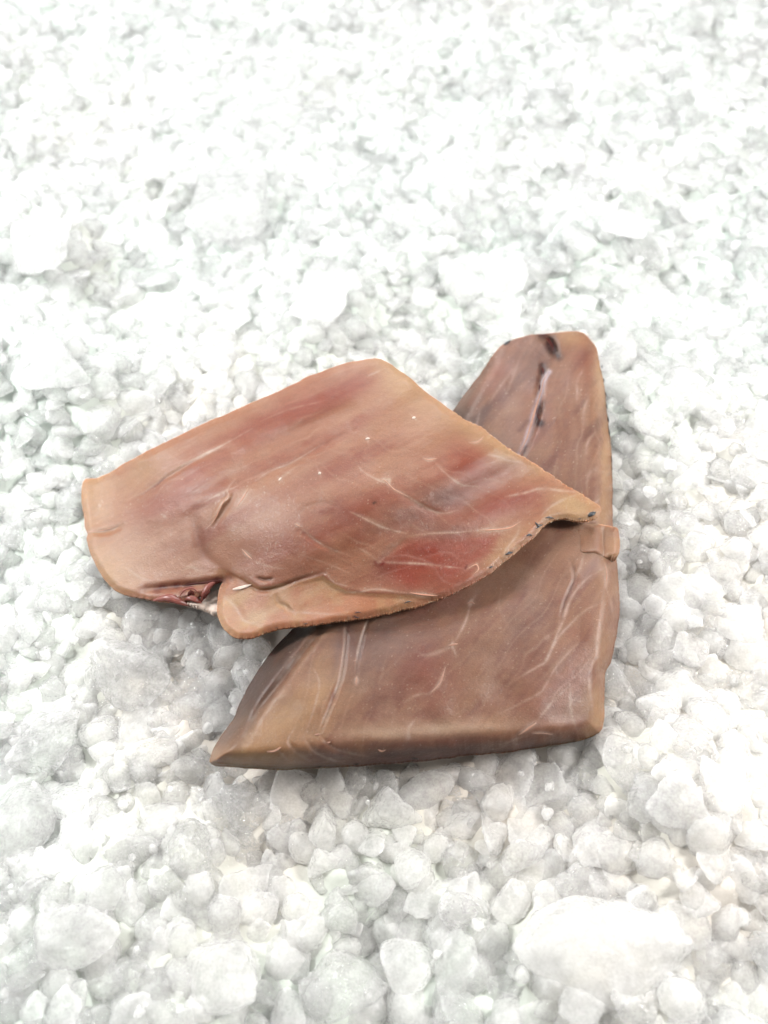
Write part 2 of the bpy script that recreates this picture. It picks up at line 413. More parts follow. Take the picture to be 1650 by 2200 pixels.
# ---- lower fillet
def z2(X, Y):
    n = .0009 * fbm(X / 170, Y / 170, 0, 31, 3)
    mid = .0015 * blob(X, Y, 960, 1420, 260, 150)
    return .0150 + mid + n - .004 * sstep(900, 720, Y) - .0012 * sstep(1220, 1330, X) - .0055 * blob(X, Y, 1310, 1600, 190, 120)
OUT2 = [(1175, 716, 0.01, 28), (1240, 711, 0.01, 26), (1264, 725, 0.009, 30), (1281, 750, 0.008, 34), (1291, 790, 0.007, 36), (1298, 830, 0.006, 38),
        (1303, 880, 0.005, 40), (1309, 930, 0.005, 42), (1314, 985, 0.004, 44), (1316, 1050, 0.004, 44), (1317, 1125, 0.004, 44), (1322, 1180, 0.004, 44),
        (1328, 1230, 0.004, 44), (1331, 1290, 0.004, 46), (1329, 1335, 0.004, 46), (1322, 1385, 0.003, 44), (1314, 1420, 0.003, 40), (1301, 1447, 0.003, 36),
        (1300, 1500, 0.003, 36), (1298, 1548, 0.003, 40), (1285, 1576, 0.002, 39), (1240, 1591, 0.0015, 43), (1180, 1601, 0.0012, 49), (1100, 1613, 0.001, 59),
        (1000, 1623, 0.001, 67), (900, 1634, 0.001, 71), (800, 1642, 0.001, 73), (700, 1649, 0.001, 71), (600, 1652, 0.001, 62), (500, 1647, 0.001, 39),
        (456, 1641, 0.001, 31), (452, 1626, 0.001, 31), (470, 1590, 0.001, 46), (500, 1545, 0.001, 51), (520, 1502, 0.001, 58), (535, 1472, 0.001, 61),
        (560, 1430, 0.001, 64), (600, 1380, 0.001, 67), (640, 1338, 0.001, 67), (720, 1240, 0.002, 90), (820, 1090, 0.003, 80), (910, 970, 0.005, 60),
        (985, 866, 0.007, 40), (1012, 828, 0.008, 34), (1042, 790, 0.009, 32), (1066, 753, 0.01, 28), (1090, 735, 0.01, 28), (1125, 722, 0.01, 28)]
f2 = Fillet(OUT2, z2, lambda X, Y: -.0035 + 0 * X, jag=lambda x, y: .25 * sstep(1500, 1300, y), seed=40, roll=2.7, under=26)
VEIN2 = [  # (points, half-width px, strength)
    ([(1180, 799), (1168, 818), (1163, 841), (1154, 865), (1147, 889), (1140, 915), (1130, 945), (1116, 972)], 5.6, .95),
    ([(1104, 792), (1073, 832), (1047, 872)], 3.0, .35), ([(1031, 879), (1026, 905), (1010, 940)], 3.0, .4), ([(1120, 760), (1098, 820), (1085, 850)], 3, .25),
    ([(1255, 789), (1241, 820), (1239, 868)], 3.2, .5), ([(1265, 853), (1255, 879), (1254, 920)], 3.2, .5),
    ([(1279, 929), (1263, 950), (1258, 985)], 3.2, .6), ([(1286, 1002), (1265, 1019), (1260, 1050)], 3.2, .6), ([(1290, 1070), (1268, 1092), (1264, 1120)], 3, .5),
    ([(1301, 1219), (1260, 1244), (1231, 1279), (1206, 1342), (1175, 1417), (1153, 1433), (1086, 1474)], 3.0, .75),
    ([(1299, 1200), (1303, 1235), (1301, 1265)], 4.2, .7), ([(1301, 1262), (1312, 1290), (1318, 1330)], 2.5, .35),
    ([(1294, 1295), (1260, 1310), (1222, 1345), (1200, 1370), (1171, 1417)], 2.8, .65),
    ([(1294, 1295), (1288, 1332), (1282, 1389), (1288, 1452)], 2.8, .45),
    ([(1241, 1383), (1197, 1430), (1171, 1474), (1153, 1493), (1071, 1534)], 2.4, .55),
    ([(1225, 1471), (1181, 1515), (1153, 1550)], 2.6, .5), ([(1225, 1471), (1227, 1531), (1244, 1576)], 3.4, .6),
    ([(1263, 1449), (1272, 1515), (1272, 1556)], 2.6, .5), ([(1153, 1552), (1135, 1565), (1112, 1580)], 6, .8), ([(1140, 1575), (1165, 1574), (1187, 1578), (1190, 1568)], 3.0, .7),
    ([(1075, 1604), (1112, 1586), (1150, 1576)], 2.5, .4),
    ([(973, 1386), (945, 1400), (913, 1408), (895, 1400)], 4.0, .45), ([(973, 1386), (998, 1340), (1011, 1300), (1028, 1268)], 2.8, .6), ([(973, 1386), (982, 1417)], 2.4, .5),
    ([(957, 1433), (945, 1468), (926, 1488)], 3.8, .8), ([(968, 1385), (976, 1385)], 7, .9), ([(1006, 1293), (1016, 1297)], 7, .75),
    ([(926, 1490), (890, 1495), (865, 1512)], 2.4, .4), ([(895, 1545), (880, 1562), (875, 1585)], 2.6, .6), ([(870, 1582), (882, 1586)], 6, .8),
    ([(740, 1333), (738, 1392), (729, 1449), (723, 1478), (703, 1526), (683, 1572)], 2.2, .75),
    ([(792, 1324), (780, 1355), (769, 1398), (762, 1441)], 2.4, .6), ([(766, 1452), (765, 1472)], 4.4, .85),
    ([(672, 1432), (686, 1469), (672, 1532), (652, 1583)], 2.2, .6), ([(635, 1560), (618, 1595), (641, 1620), (678, 1643)], 2.4, .6),
    ([(652, 1583), (672, 1612), (703, 1629), (745, 1641)], 2.4, .6), ([(683, 1577), (715, 1606), (770, 1622), (830, 1631)], 2.2, .45), ([(590, 1605), (610, 1625), (628, 1642)], 2.2, .35),
    ([(1170, 1374), (1182, 1366)], 4, .7), ([(1255, 1189), (1248, 1215), (1236, 1238)], 3.2, .55), ([(1080, 1260), (1072, 1300), (1090, 1345)], 2.2, .25)]
GROOVE2 = [([(745, 1335), (743, 1392), (735, 1449), (726, 1478), (707, 1526), (690, 1570)], 4.5, -.0007), ([(796, 1326), (784, 1357), (773, 1400), (766, 1440)], 4, -.0006),
           ([(703, 1338), (681, 1364), (635, 1421), (601, 1466), (555, 1526), (524, 1592)], 10, -.0026), ([(1166, 785), (1160, 840), (1156, 890), (1140, 940), (1122, 980)], 6, -.0016),
           ([(1225, 1200), (1234, 1241), (1215, 1290), (1205, 1330)], 5, -.0006), ([(1158, 716), (1180, 730), (1194, 762)], 8, -.0028), ([(656, 1586), (676, 1614), (706, 1630)], 6, -.0005), ([(620, 1592), (643, 1620), (676, 1641)], 6, -.0005),
           ([(688, 1580), (718, 1608), (772, 1624)], 6, -.0005)]
f2.bumps = [(catmull(p), w, d * .75, 0) for p, w, d in GROOVE2]
def paint2(X, Y, d, Z):
    n1 = fbm(X / 150, Y / 150, 0, 51, 4); a = math.radians(-50)
    u = X * math.cos(a) + Y * math.sin(a); v = -X * math.sin(a) + Y * math.cos(a)
    n2 = fbm(u / 130, v / 28, 0, 57, 4); n3 = fbm(X / 46, Y / 46, 0, 61, 4)
    base = lin(172, 128, 104)
    C = np.tile(base, (len(X), 1))
    C = mixc(C, lin(190, 140, 104), np.clip(.35 + .5 * n1, 0, 1) * .55)
    C = mixc(C, lin(140, 86, 72), np.clip(.18 + .75 * n2, 0, 1) * .62)
    C = mixc(C, lin(190, 150, 128), np.clip(n3 + .2 * n1, 0, 1) * .55)
    red = lin(158, 84, 66)
    for b, k in (((905, 1420, 70, 45, -30), .55), ((940, 1480, 60, 60, 0), .4), ((890, 1300, 120, 45, 0), .35), ((1180, 1470, 90, 70, -45), .4), ((1010, 1590, 190, 16, -3), .55),
                 ((1240, 1350, 40, 80, 0), .3), ((1170, 900, 60, 120, 10), .28), ((1255, 770, 26, 50, 0), .5), ((1050, 860, 40, 60, 20), .25), ((740, 1620, 90, 18, 6), .25), ((1085, 790, 25, 60, 30), .3)):
        C = mixc(C, red, np.clip(blob(X, Y, *b) * (k + .25 * n3), 0, 1))
    tan = lin(212, 168, 124)
    for b, k in (((600, 1560, 110, 60, -50), .75), ((680, 1480, 60, 90, 20), .5), ((1275, 1530, 26, 60, 0), .65), ((1300, 1000, 12, 240, 2), .5), ((1290, 800, 14, 90, 5), .55), ((1225, 725, 40, 18, 10), .5), ((1300, 1380, 22, 80, 5), .45),
                 ((520, 1625, 90, 24, 0), .6)):
        C = mixc(C, tan, np.clip(blob(X, Y, *b) * (k + .3 * n1), 0, 1))
    pale = lin(216, 182, 156)
    for b, k in (((960, 1567, 110, 17, -2), .7), ((820, 1577, 80, 14, 3), .6), ((640, 1640, 40, 10, 0), .3), ((820, 1350, 60, 60, 0), .25)):  # first two: gloss highlight along the front ridge, painted into the colour
        C = mixc(C, pale, np.clip(blob(X, Y, *b) * k, 0, 1))
    mv = lin(146, 112, 104)
    for b, k in (((860, 1380, 130, 60, -20), .6), ((1080, 1330, 110, 80, 0), .35), ((760, 1390, 60, 70, 0), .45), ((1200, 1000, 40, 110, 0), .35), ((1080, 900, 50, 80, 20), .4), ((980, 1330, 60, 40, 0), .3), ((700, 1625, 60, 14, 0), .5)):
        C = mixc(C, mv, np.clip(blob(X, Y, *b) * (k + .3 * n1 + .25 * n3), 0, 1))
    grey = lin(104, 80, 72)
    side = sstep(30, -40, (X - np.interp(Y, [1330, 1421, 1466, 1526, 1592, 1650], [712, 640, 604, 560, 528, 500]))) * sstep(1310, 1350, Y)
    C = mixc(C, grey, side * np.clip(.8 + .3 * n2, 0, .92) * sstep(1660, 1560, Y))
    C = mixc(C, grey, np.clip(.55 * sstep(1080, 1000, X) * sstep(980, 860, Y) + .25 * n2 * sstep(1000, 900, Y), 0, .6))
    C = mixc(C, lin(104, 50, 36), np.clip(blob(X, Y, 900, 1622, 170, 15, -5) * 1.2, 0, .92)); C = mixc(C, lin(140, 84, 66), sstep(22, 4, d) * sstep(1585, 1605, Y) * .5 * sstep(690, 800, X))  # shadow gap under the front edge, painted as dark red-brown
    for ang, sp, msk, k in ((-57, 44, blob(X, Y, 1190, 1420, 120, 190, 10), .32), (-72, 50, blob(X, Y, 720, 1470, 130, 130, 0), .22), (-75, 34, blob(X, Y, 1240, 950, 70, 200, 0), .25), (-40, 60, blob(X, Y, 950, 1430, 150, 120, 0), .12)):
        aa = math.radians(ang); w_ = -X * math.sin(aa) + Y * math.cos(aa) + 24 * noise(X / 140, Y / 140, 0, int(ang) + 300) + 7 * noise(X / 40, Y / 40, 0, int(ang) + 310)
        fr = np.abs((w_ / sp) % 1 - .5) * sp
        C = mixc(C, lin(214, 180, 164), k * msk * np.exp(-(fr / 2.2) ** 2) * np.clip(.5 + .9 * noise(X / 60, Y / 60, 0, int(ang) + 320), 0, 1))
        C = mixc(C, lin(126, 80, 64), .6 * k * msk * np.exp(-((fr - 7) / 5) ** 2))
    vc = lin(216, 184, 168); vl = lin(205, 178, 178)
    for i, (p, w, k) in enumerate(VEIN2):
        C = stroke(C, X, Y, p, w * 2.2, vc, k * .18, 80 + i)
        C = stroke(C, X, Y, p, w * .95, vl if i == 0 else vc, min(1, k * 1.1), 30 + i)
    dk = lin(66, 20, 12)
    for p, w, k in (([(1162, 712), (1178, 730), (1194, 762)], 11, 1.3), ([(1166, 786), (1168, 804)], 8, 1.2), ([(1158, 820), (1156, 844)], 6.5, 1.1), ([(1160, 868), (1157, 892), (1160, 908)], 9, 1.3),
                    ([(1135, 905), (1116, 925)], 5, .4), ([(1130, 958), (1122, 978)], 4, .7), ([(1180, 850), (1160, 872)], 4, .3)):
        C = stroke(C, X, Y, p, w, dk, k, 5, True)
    C = stroke(C, X, Y, [(720, 1472), (714, 1500), (704, 1526)], 5, lin(140, 70, 26), .85, 6)
    C = stroke(C, X, Y, [(1225, 1203), (1233, 1225), (1234, 1245), (1215, 1290), (1204, 1330)], 3, lin(112, 60, 40), .6, 7)
    C = stroke(C, X, Y, [(703, 1338), (681, 1364), (635, 1421), (601, 1466), (560, 1520)], 9, lin(120, 72, 50), .55, 8)
    C = stroke(C, X, Y, VEIN2[0][0], 4.4, lin(206, 182, 184), 1.2, 33, True)
    sp = noise(X / 2.6, Y / 2.6, 0, 91)
    C = mixc(C, lin(232, 208, 190), np.clip((sp - .86) * 7, 0, 1) * .5)  # moist sparkle painted in as pale dots
    fine = noise(u / 22, v / 2.6, 0, 93)
    return np.clip(C * (1 + .03 * fine[:, None]), 0, 1)

# ---- upper fillet
STEP1 = np.array([(430, 1215), (475, 1222), (520, 1240), (557, 1262), (594, 1259), (642, 1244), (694, 1234), (715, 1252), (742, 1266), (801, 1271), (890, 1275), (934, 1282), (990, 1300)], float)
LOW1 = catmull([(1290, 1095), (1176, 1122), (1090, 1200), (970, 1275), (820, 1321), (640, 1346), (512, 1370), (466, 1300), (350, 1292), (240, 1262), (195, 1190), (180, 1100), (182, 1040)], 30)
def soft_dist(X, Y, L, step=12.0):
    seg = np.hypot(*np.diff(L[:, :2], axis=0).T); arc = np.concatenate([[0], np.cumsum(seg)]); t = np.arange(0, arc[-1], step)
    px, py = np.interp(t, arc, L[:, 0]), np.interp(t, arc, L[:, 1]); S = np.zeros(np.shape(X))
    for a, b in zip(px, py): S = S + 1.0 / ((X - a) ** 2 + (Y - b) ** 2 + 100.0) ** 2
    return np.maximum(0, (S * step * 2 / math.pi) ** (-1 / 3) - 10)
def ramp1(X): return sstep(170, 800, X)
def zb1(X, Y): return -.0035 + .0205 * ramp1(X) + .002 * sstep(800, 1250, X)
def z1(X, Y):
    a = math.radians(-27)
    u = (X - 700) * math.cos(a) + (Y - 1040) * math.sin(a); v = -(X - 700) * math.sin(a) + (Y - 1040) * math.cos(a)
    th = .0158 - .0085 * sstep(940, 1270, X) - .004 * sstep(360, 190, X)
    ridges = .0007 * noise(u / 300, v / 55, 0, 71) + .0003 * fbm(X / 90, Y / 90, 0, 73, 3)
    lump = .0009 * blob(X, Y, 560, 1140, 120, 80, -20) - .0006 * blob(X, Y, 440, 1180, 30, 70, 10)
    de = soft_dist(X, Y, LOW1); nar = 1 - .66 * (1 - sstep(0, 260, de))
    th = th * nar
    low = -.0008 * sstep(-2, 14, Y - np.interp(X, STEP1[:, 0], STEP1[:, 1]))
    return zb1(X, Y) + th + ridges * .8 + lump + low * sstep(430, 500, X)
def e1(x, y, above, bw): return (x, y, float(zb1(np.array(x), 0)) + above, bw)
OUT1 = [e1(*p) for p in [
    (815, 770, 0.0125, 26), (850, 789, 0.0125, 24), (890, 820, 0.0115, 24), (930, 853, 0.0105, 24), (985, 892, 0.009, 24), (1030, 915, 0.008, 24), (1060, 938, 0.0075, 24),
    (1100, 968, 0.007, 24), (1140, 990, 0.0065, 22), (1180, 1018, 0.006, 22), (1220, 1045, 0.005, 22), (1255, 1065, 0.0045, 20), (1283, 1083, 0.004, 18), (1291, 1094, 0.0035, 16),
    (1281, 1112, 0.002, 22), (1245, 1118, 0.002, 28), (1210, 1113, 0.002, 22), (1176, 1122, 0.002, 22), (1150, 1150, 0.002, 23), (1120, 1175, 0.002, 25), (1090, 1200, 0.002, 27), (1050, 1232, 0.002, 29),
    (1010, 1255, 0.002, 30), (970, 1275, 0.002, 30), (920, 1295, 0.002, 30), (870, 1308, 0.002, 30), (820, 1321, 0.002, 30), (760, 1330, 0.002, 28), (700, 1338, 0.002, 25), (640, 1346, 0.002, 22),
    (602, 1350, 0.002, 22), (575, 1358, 0.0015, 22), (545, 1369, 0.001, 22), (512, 1370, 0.001, 22), (487, 1356, 0.001, 22), (471, 1331, 0.0015, 22), (466, 1300, 0.002, 30), (470, 1268, 0.003, 24),
    (478, 1250, 0.004, 20), (462, 1252, 0.003, 20), (440, 1272, 0.002, 26), (400, 1290, 0.002, 22), (350, 1292, 0.002, 22), (310, 1285, 0.002, 25), (270, 1278, 0.002, 28), (240, 1262, 0.002, 30), (215, 1230, 0.002, 32),
    (195, 1190, 0.002, 32), (186, 1160, 0.002, 29), (189, 1146, 0.003, 22), (182, 1132, 0.003, 22), (180, 1105, 0.003, 25), (176, 1080, 0.004, 25), (177, 1045, 0.005, 23), (186, 1029, 0.006, 40), (215, 1025, 0.008, 36), (260, 1000, 0.009, 32),
    (320, 968, 0.01, 30), (380, 938, 0.0105, 28), (440, 908, 0.011, 28), (480, 892, 0.011, 28), (540, 865, 0.0115, 28), (600, 840, 0.012, 28), (660, 810, 0.012, 28), (720, 787, 0.0125, 28), (770, 774, 0.0125, 28)]]
OUT1 = [(x, y, float(z1(np.array([x * 1.]), np.array([y * 1.]))[0]) - .0012 if True else k, min(b, 16)) for x, y, k, b in OUT1]
f1 = Fillet(OUT1, z1, zb1, jag=lambda x, y: .15 + 1.2 * sstep(940, 1000, x) * sstep(1120, 1080, y) + .3 * sstep(600, 700, x) * sstep(1100, 1130, y), seed=60, under=34)
VEIN1 = [
    ([(290, 1066), (313, 1054), (353, 1025), (409, 991), (475, 958), (542, 921)], 2.2, .6), ([(400, 996), (440, 976), (478, 957)], 3.2, .8), ([(183, 1143), (224, 1139), (268, 1124)], 2.6, .95),
    ([(505, 1030), (488, 1052), (491, 1069), (475, 1084), (457, 1121), (442, 1136)], 2.8, .8), ([(534, 1050), (522, 1070), (508, 1089)], 4.0, .85),
    ([(430, 1084), (470, 1062), (520, 1040)], 2.4, .4), ([(549, 1032), (579, 1013), (631, 991), (686, 958)], 2.2, .45), ([(600, 1031), (612, 1020), (640, 1000)], 2.4, .6), ([(598, 1032), (604, 1027)], 5, .9),
    ([(684, 1018), (689, 1016)], 6.5, 1), ([(350, 1113), (355, 1106)], 6, .7), ([(520, 1180), (530, 1190), (542, 1202)], 4, .85), ([(634, 1125), (645, 1131)], 4.0, .85),
    ([(645, 1131), (679, 1161), (723, 1184), (760, 1195)], 2.2, .5), ([(542, 1202), (570, 1215), (610, 1222)], 2.4, .4),
    ([(475, 1220), (520, 1239), (557, 1261), (594, 1257), (642, 1239), (697, 1224)], 2.2, .35), ([(472, 1276), (505, 1302), (523, 1332), (557, 1343)], 3, .5),
    ([(590, 1276), (594, 1291), (612, 1298), (620, 1313), (667, 1317), (760, 1322)], 2.2, .6), ([(888, 899), (891, 896)], 6, 1), ([(785, 944), (793, 942)], 6, 1),
    ([(765, 992), (779, 1012), (814, 1032), (834, 1039), (846, 1051), (877, 1067), (909, 1087), (936, 1100), (960, 1102), (984, 1095)], 2.3, .85), ([(816, 1030), (836, 1030), (834, 1042)], 5, .95),
    ([(909, 984), (920, 988), (938, 985)], 3.6, .85), ([(936, 996), (952, 1012), (976, 1032), (999, 1043), (1035, 1045)], 2.2, .75), ([(1007, 951), (1027, 949), (1039, 937)], 2.4, .85),
    ([(1043, 976), (1074, 982), (1094, 990), (1118, 992)], 2.6, .75), ([(1086, 1067), (1126, 1059), (1153, 1051), (1181, 1051), (1212, 1055), (1245, 1057)], 3.0, .85),
    ([(1245, 1060), (1208, 1075), (1181, 1091), (1163, 1108)], 3.0, .8), ([(1118, 1120), (1100, 1132), (1065, 1138), (1027, 1139)], 4.2, .95), ([(1040, 1138), (976, 1144), (921, 1146), (877, 1152)], 1.8, .6),
    ([(1118, 1122), (1110, 1150), (1090, 1177), (1082, 1195)], 2.8, .75), ([(747, 1097), (779, 1112), (826, 1134), (873, 1146)], 2.4, .7), ([(810, 1207), (858, 1209), (905, 1211), (956, 1217), (996, 1221)], 2.2, .85),
    ([(1000, 1223), (1024, 1212), (1028, 1224), (1016, 1234)], 4, .7), ([(700, 1264), (759, 1272), (810, 1266), (858, 1272), (897, 1278)], 2.4, .7), ([(880, 1273), (905, 1277), (940, 1280)], 5, .95),
    ([(765, 1175), (790, 1188), (812, 1206)], 1.8, .35), ([(686, 1040), (700, 1068), (730, 1085)], 1.6, .3), ([(270, 1218), (300, 1240), (345, 1255)], 2.6, .4), ([(390, 1225), (410, 1218), (428, 1228)], 3, .6), ([(700, 1225), (716, 1250), (760, 1262)], 1.8, .5),
    ([(785, 810), (820, 795)], 2.5, .4), ([(980, 1050), (1040, 1030), (1100, 1040)], 2, .2), ([(560, 905), (620, 880), (700, 860)], 2, .25), ([(640, 1190), (700, 1210), (760, 1235)], 1.8, .3)]
GROOVE1 = [([(300, 1068), (330, 1046), (356, 1028), (410, 996), (470, 965)], 5, -.0008), ([(196, 1145), (230, 1142), (262, 1130)], 6, -.0013), ([(446, 1084), (416, 1106), (427, 1165), (442, 1195), (483, 1228), (494, 1246)], 12, -.0008),
           ([(549, 1035), (579, 1016), (631, 994), (686, 961), (756, 925)], 7, -.0009), ([(478, 1226), (520, 1245), (557, 1267), (594, 1263), (642, 1245), (697, 1230)], 5, -.0014), ([(552, 1241), (570, 1246), (584, 1243)], 4, -.0012),
           ([(475, 1278), (507, 1304), (525, 1334), (557, 1345)], 9, -.0004), ([(594, 1280), (600, 1296), (616, 1304), (630, 1319)], 5, -.0008), ([(305, 1268), (360, 1262), (420, 1256), (495, 1243)], 9, -.0022),
           ([(488, 1052), (491, 1069), (475, 1084), (457, 1121)], 5, .0011), ([(505, 1060), (485, 1095), (462, 1130)], 6, -.0009), ([(877, 1156), (850, 1176), (814, 1208)], 8, -.0006), ([(500, 990), (580, 950), (680, 905), (780, 870)], 14, -.0007),
           ([(380, 1085), (450, 1045), (520, 1010)], 12, -.0008), ([(846, 1054), (909, 1090), (960, 1106)], 6, -.0005), ([(650, 1092), (690, 1080), (730, 1090)], 6, -.0004), ([(640, 1136), (679, 1164), (723, 1188)], 6, -.0005)]
f1.bumps = [(catmull(p), w, d * .62, 0) for p, w, d in GROOVE1]
def paint1(X, Y, d, Z):
    a = math.radians(-27)
    u = X * math.cos(a) + Y * math.sin(a); v = -X * math.sin(a) + Y * math.cos(a)
    n1 = fbm(X / 160, Y / 160, 0, 151, 4); n2 = fbm(u / 240, v / 34, 0, 157, 4); n3 = fbm(X / 46, Y / 46, 0, 161, 4)
    C = np.tile(lin(203, 150, 128), (len(X), 1))
    C = mixc(C, lin(208, 160, 126), np.clip(.3 + .5 * n1, 0, 1) * .5)
    C = mixc(C, lin(170, 94, 72), np.clip(.16 + .75 * n2, 0, 1) * .66)
    C = mixc(C, lin(214, 172, 152), np.clip(n3 + .2 * n2, 0, 1) * .5)
    red = lin(172, 82, 62)
    for b, k in (((1000, 985, 62, 46, 10), .62), ((860, 1090, 110, 45, 20), .35), ((730, 1090, 100, 30, 8), .4), ((1080, 1080, 110, 32, -12), .55), ((780, 1150, 120, 50, 10), .32), ((640, 1170, 100, 45, 0), .3),
                 ((720, 850, 130, 26, -24), .55), ((560, 925, 150, 26, -25), .5), ((430, 1010, 130, 18, -28), .55), ((360, 1080, 80, 24, -28), .3), ((720, 1010, 60, 60, 0), .15), ((990, 1060, 70, 50, 0), .3), ((1010, 1000, 30, 24, 0), .35), ((920, 1255, 120, 26, -10), .45)):
        C = mixc(C, red, np.clip(blob(X, Y, *b) * (k * 1.15 + .2 * n3 + .14 * n2), 0, 1))
    # deep red wedge between two muscle sheets
    wedge = inside_poly(X, Y, np.array([(812, 1206), (873, 1152), (950, 1146), (1080, 1142), (1060, 1190), (1020, 1226), (950, 1262), (880, 1272), (840, 1255)]))
    dw, _ = poly_dist(X, Y, np.array([(812, 1206), (873, 1152), (950, 1146), (1080, 1142), (1060, 1190), (1020, 1226), (950, 1262), (880, 1272), (840, 1255), (812, 1206)], float), 60)
    fw = wedge * np.clip(dw / 20, 0, 1) ** .8
    C = mixc(C, lin(178, 84, 66), fw * np.clip(.78 + .25 * n3, 0, 1))
    C = mixc(C, lin(142, 46, 38), blob(X, Y, 825, 1222, 24, 26, 20) * .6)
    mauve = lin(150, 106, 98)
    for b, k in (((955, 1070, 60, 26, 10), .7), ((880, 1110, 90, 24, 20), .45), ((740, 1110, 80, 22, 20), .35), ((940, 1140, 80, 14, 0), .35)):
        C = mixc(C, mauve, np.clip(blob(X, Y, *b) * k, 0, 1))
    tan = lin(226, 186, 150)
    edge = np.exp(-(d / 16) ** 2)
    C = mixc(C, lin(224, 186, 154), np.exp(-(d / 34) ** 2) * np.clip(.4 + .4 * n1, 0, .7) * np.clip(sstep(780, 860, X) * sstep(1060, 1000, Y) + sstep(290, 220, X), 0, 1))
    for b, k in (((190, 1070, 60, 90, 0), .7), ((250, 1230, 60, 60, 45), .65), ((560, 1330, 140, 40, -5), .85), ((690, 1300, 120, 32, -8), .75), ((870, 830, 90, 40, 38), .65), ((1010, 920, 120, 26, 36), .6), ((1230, 1085, 50, 26, 25), .95),
                 ((920, 930, 70, 50, 20), .35), ((500, 1320, 40, 50, 0), .8), ((1080, 1190, 70, 16, -40), .4), ((300, 1010, 80, 40, -28), .4)):
        C = mixc(C, tan, np.clip(blob(X, Y, *b) * (k + .2 * n1), 0, 1))
    C = mixc(C, lin(222, 186, 168), blob(X, Y, 640, 1060, 120, 60, -20) * .35)
    C = mixc(C, lin(206, 160, 134), blob(X, Y, 300, 1180, 110, 70, 0) * .55)
    C = mixc(C, lin(160, 96, 80), blob(X, Y, 435, 1165, 18, 60, -12) * .45)
    st = Y - np.interp(X, STEP1[:, 0], STEP1[:, 1]) + 5 * noise(X / 30, Y / 30, 0, 401)
    C = mixc(C, lin(232, 186, 148), sstep(-2, 5, st) * sstep(440, 490, X) * np.clip(.55 + .25 * n1, 0, .8) * sstep(990, 900, X))
    low_ = sstep(0, 8, st) * sstep(440, 490, X)
    C = mixc(C, lin(206, 128, 102), low_ * np.clip(.25 + .7 * n3 + .5 * n2, 0, .75) * .7)
    C = mixc(C, lin(172, 110, 84), .5 * np.exp(-((st + 1) / 3.5) ** 2) * sstep(460, 490, X) * sstep(960, 880, X))
    C = mixc(C, lin(176, 112, 92), .4 * np.exp(-np.clip(-st, 0, 999) / 45) * (st < 0) * sstep(460, 560, X) * sstep(960, 800, X))
    vc = lin(240, 210, 194)
    for ang, sp, msk, k in ((26, 52, blob(X, Y, 900, 1110, 260, 150, 10), .30), (-14, 46, blob(X, Y, 950, 1200, 230, 70, -12), .22), (-27, 40, blob(X, Y, 500, 1010, 340, 90, -27), .2)):
        aa = math.radians(ang); w_ = -X * math.sin(aa) + Y * math.cos(aa) + 26 * noise(X / 130, Y / 130, 0, int(ang) + 300) + 8 * noise(X / 40, Y / 40, 0, int(ang) + 310)
        fr = np.abs((w_ / sp) % 1 - .5) * sp
        C = mixc(C, vc, k * msk * np.exp(-((fr - 0) / 2.2) ** 2) * np.clip(.5 + .9 * noise(X / 60, Y / 60, 0, int(ang) + 320), 0, 1))
        C = mixc(C, lin(160, 92, 74), .55 * k * msk * np.exp(-((fr - 7) / 5) ** 2))
    for i, (p, w, k) in enumerate(VEIN1):
        C = stroke(C, X, Y, p, w * 2.4, vc, k * .18, 180 + i)
        C = stroke(C, X, Y, p, w * .85, vc, min(1, k * 1.1), 130 + i)
    tip = sstep(-4, 10, (X - np.interp(Y, [1045, 1059, 1075, 1091, 1108, 1125], [1226, 1238, 1206, 1180, 1162, 1150]))) * sstep(1040, 1060, Y)
    C = mixc(C, lin(222, 184, 150), tip * .45)
    for p, w, c, k in (([(312, 1058), (335, 1044), (353, 1027)], 2.4, (120, 44, 30), .8), ([(305, 1268), (320, 1262), (340, 1266)], 9, (130, 60, 46), .7), ([(340, 1262), (400, 1256), (440, 1250), (494, 1242)], 7, (116, 36, 28), .85),
                       ([(400, 1275), (440, 1268), (470, 1252)], 14, (140, 66, 58), .7), ([(557, 1242), (570, 1246), (583, 1243)], 3.0, (120, 60, 30), .85), ([(690, 1102), (725, 1092), (745, 1097)], 5, (150, 66, 46), .55), ([(640, 1140), (652, 1146)], 4, (150, 70, 50), .7),
                       ([(803, 1081), (807, 1079)], 2.4, (60, 24, 22), .9), ([(806, 1208), (812, 1216), (824, 1210)], 3, (140, 34, 30), .8), ([(1168, 1108), (1090, 1190)], 3, (200, 120, 90), .3), ([(478, 1228), (520, 1246), (557, 1268), (594, 1264), (642, 1246)], 5, (172, 108, 70), .5),
                       ([(1000, 1221), (1003, 1214)], 2.2, (140, 50, 40), .8)):
        C = stroke(C, X, Y, p, w, lin(*c), k, 7, True)
    sp = noise(X / 2.6, Y / 2.6, 0, 191)
    C = mixc(C, lin(250, 232, 214), np.clip((sp - .86) * 7, 0, 1) * .45 * sstep(900, 1050, Y))  # wet glints put into the colour as tiny pale dots
    fine = noise(u / 26, v / 2.8, 0, 193)
    return np.clip(C * (1 + .03 * fine[:, None]), 0, 1)

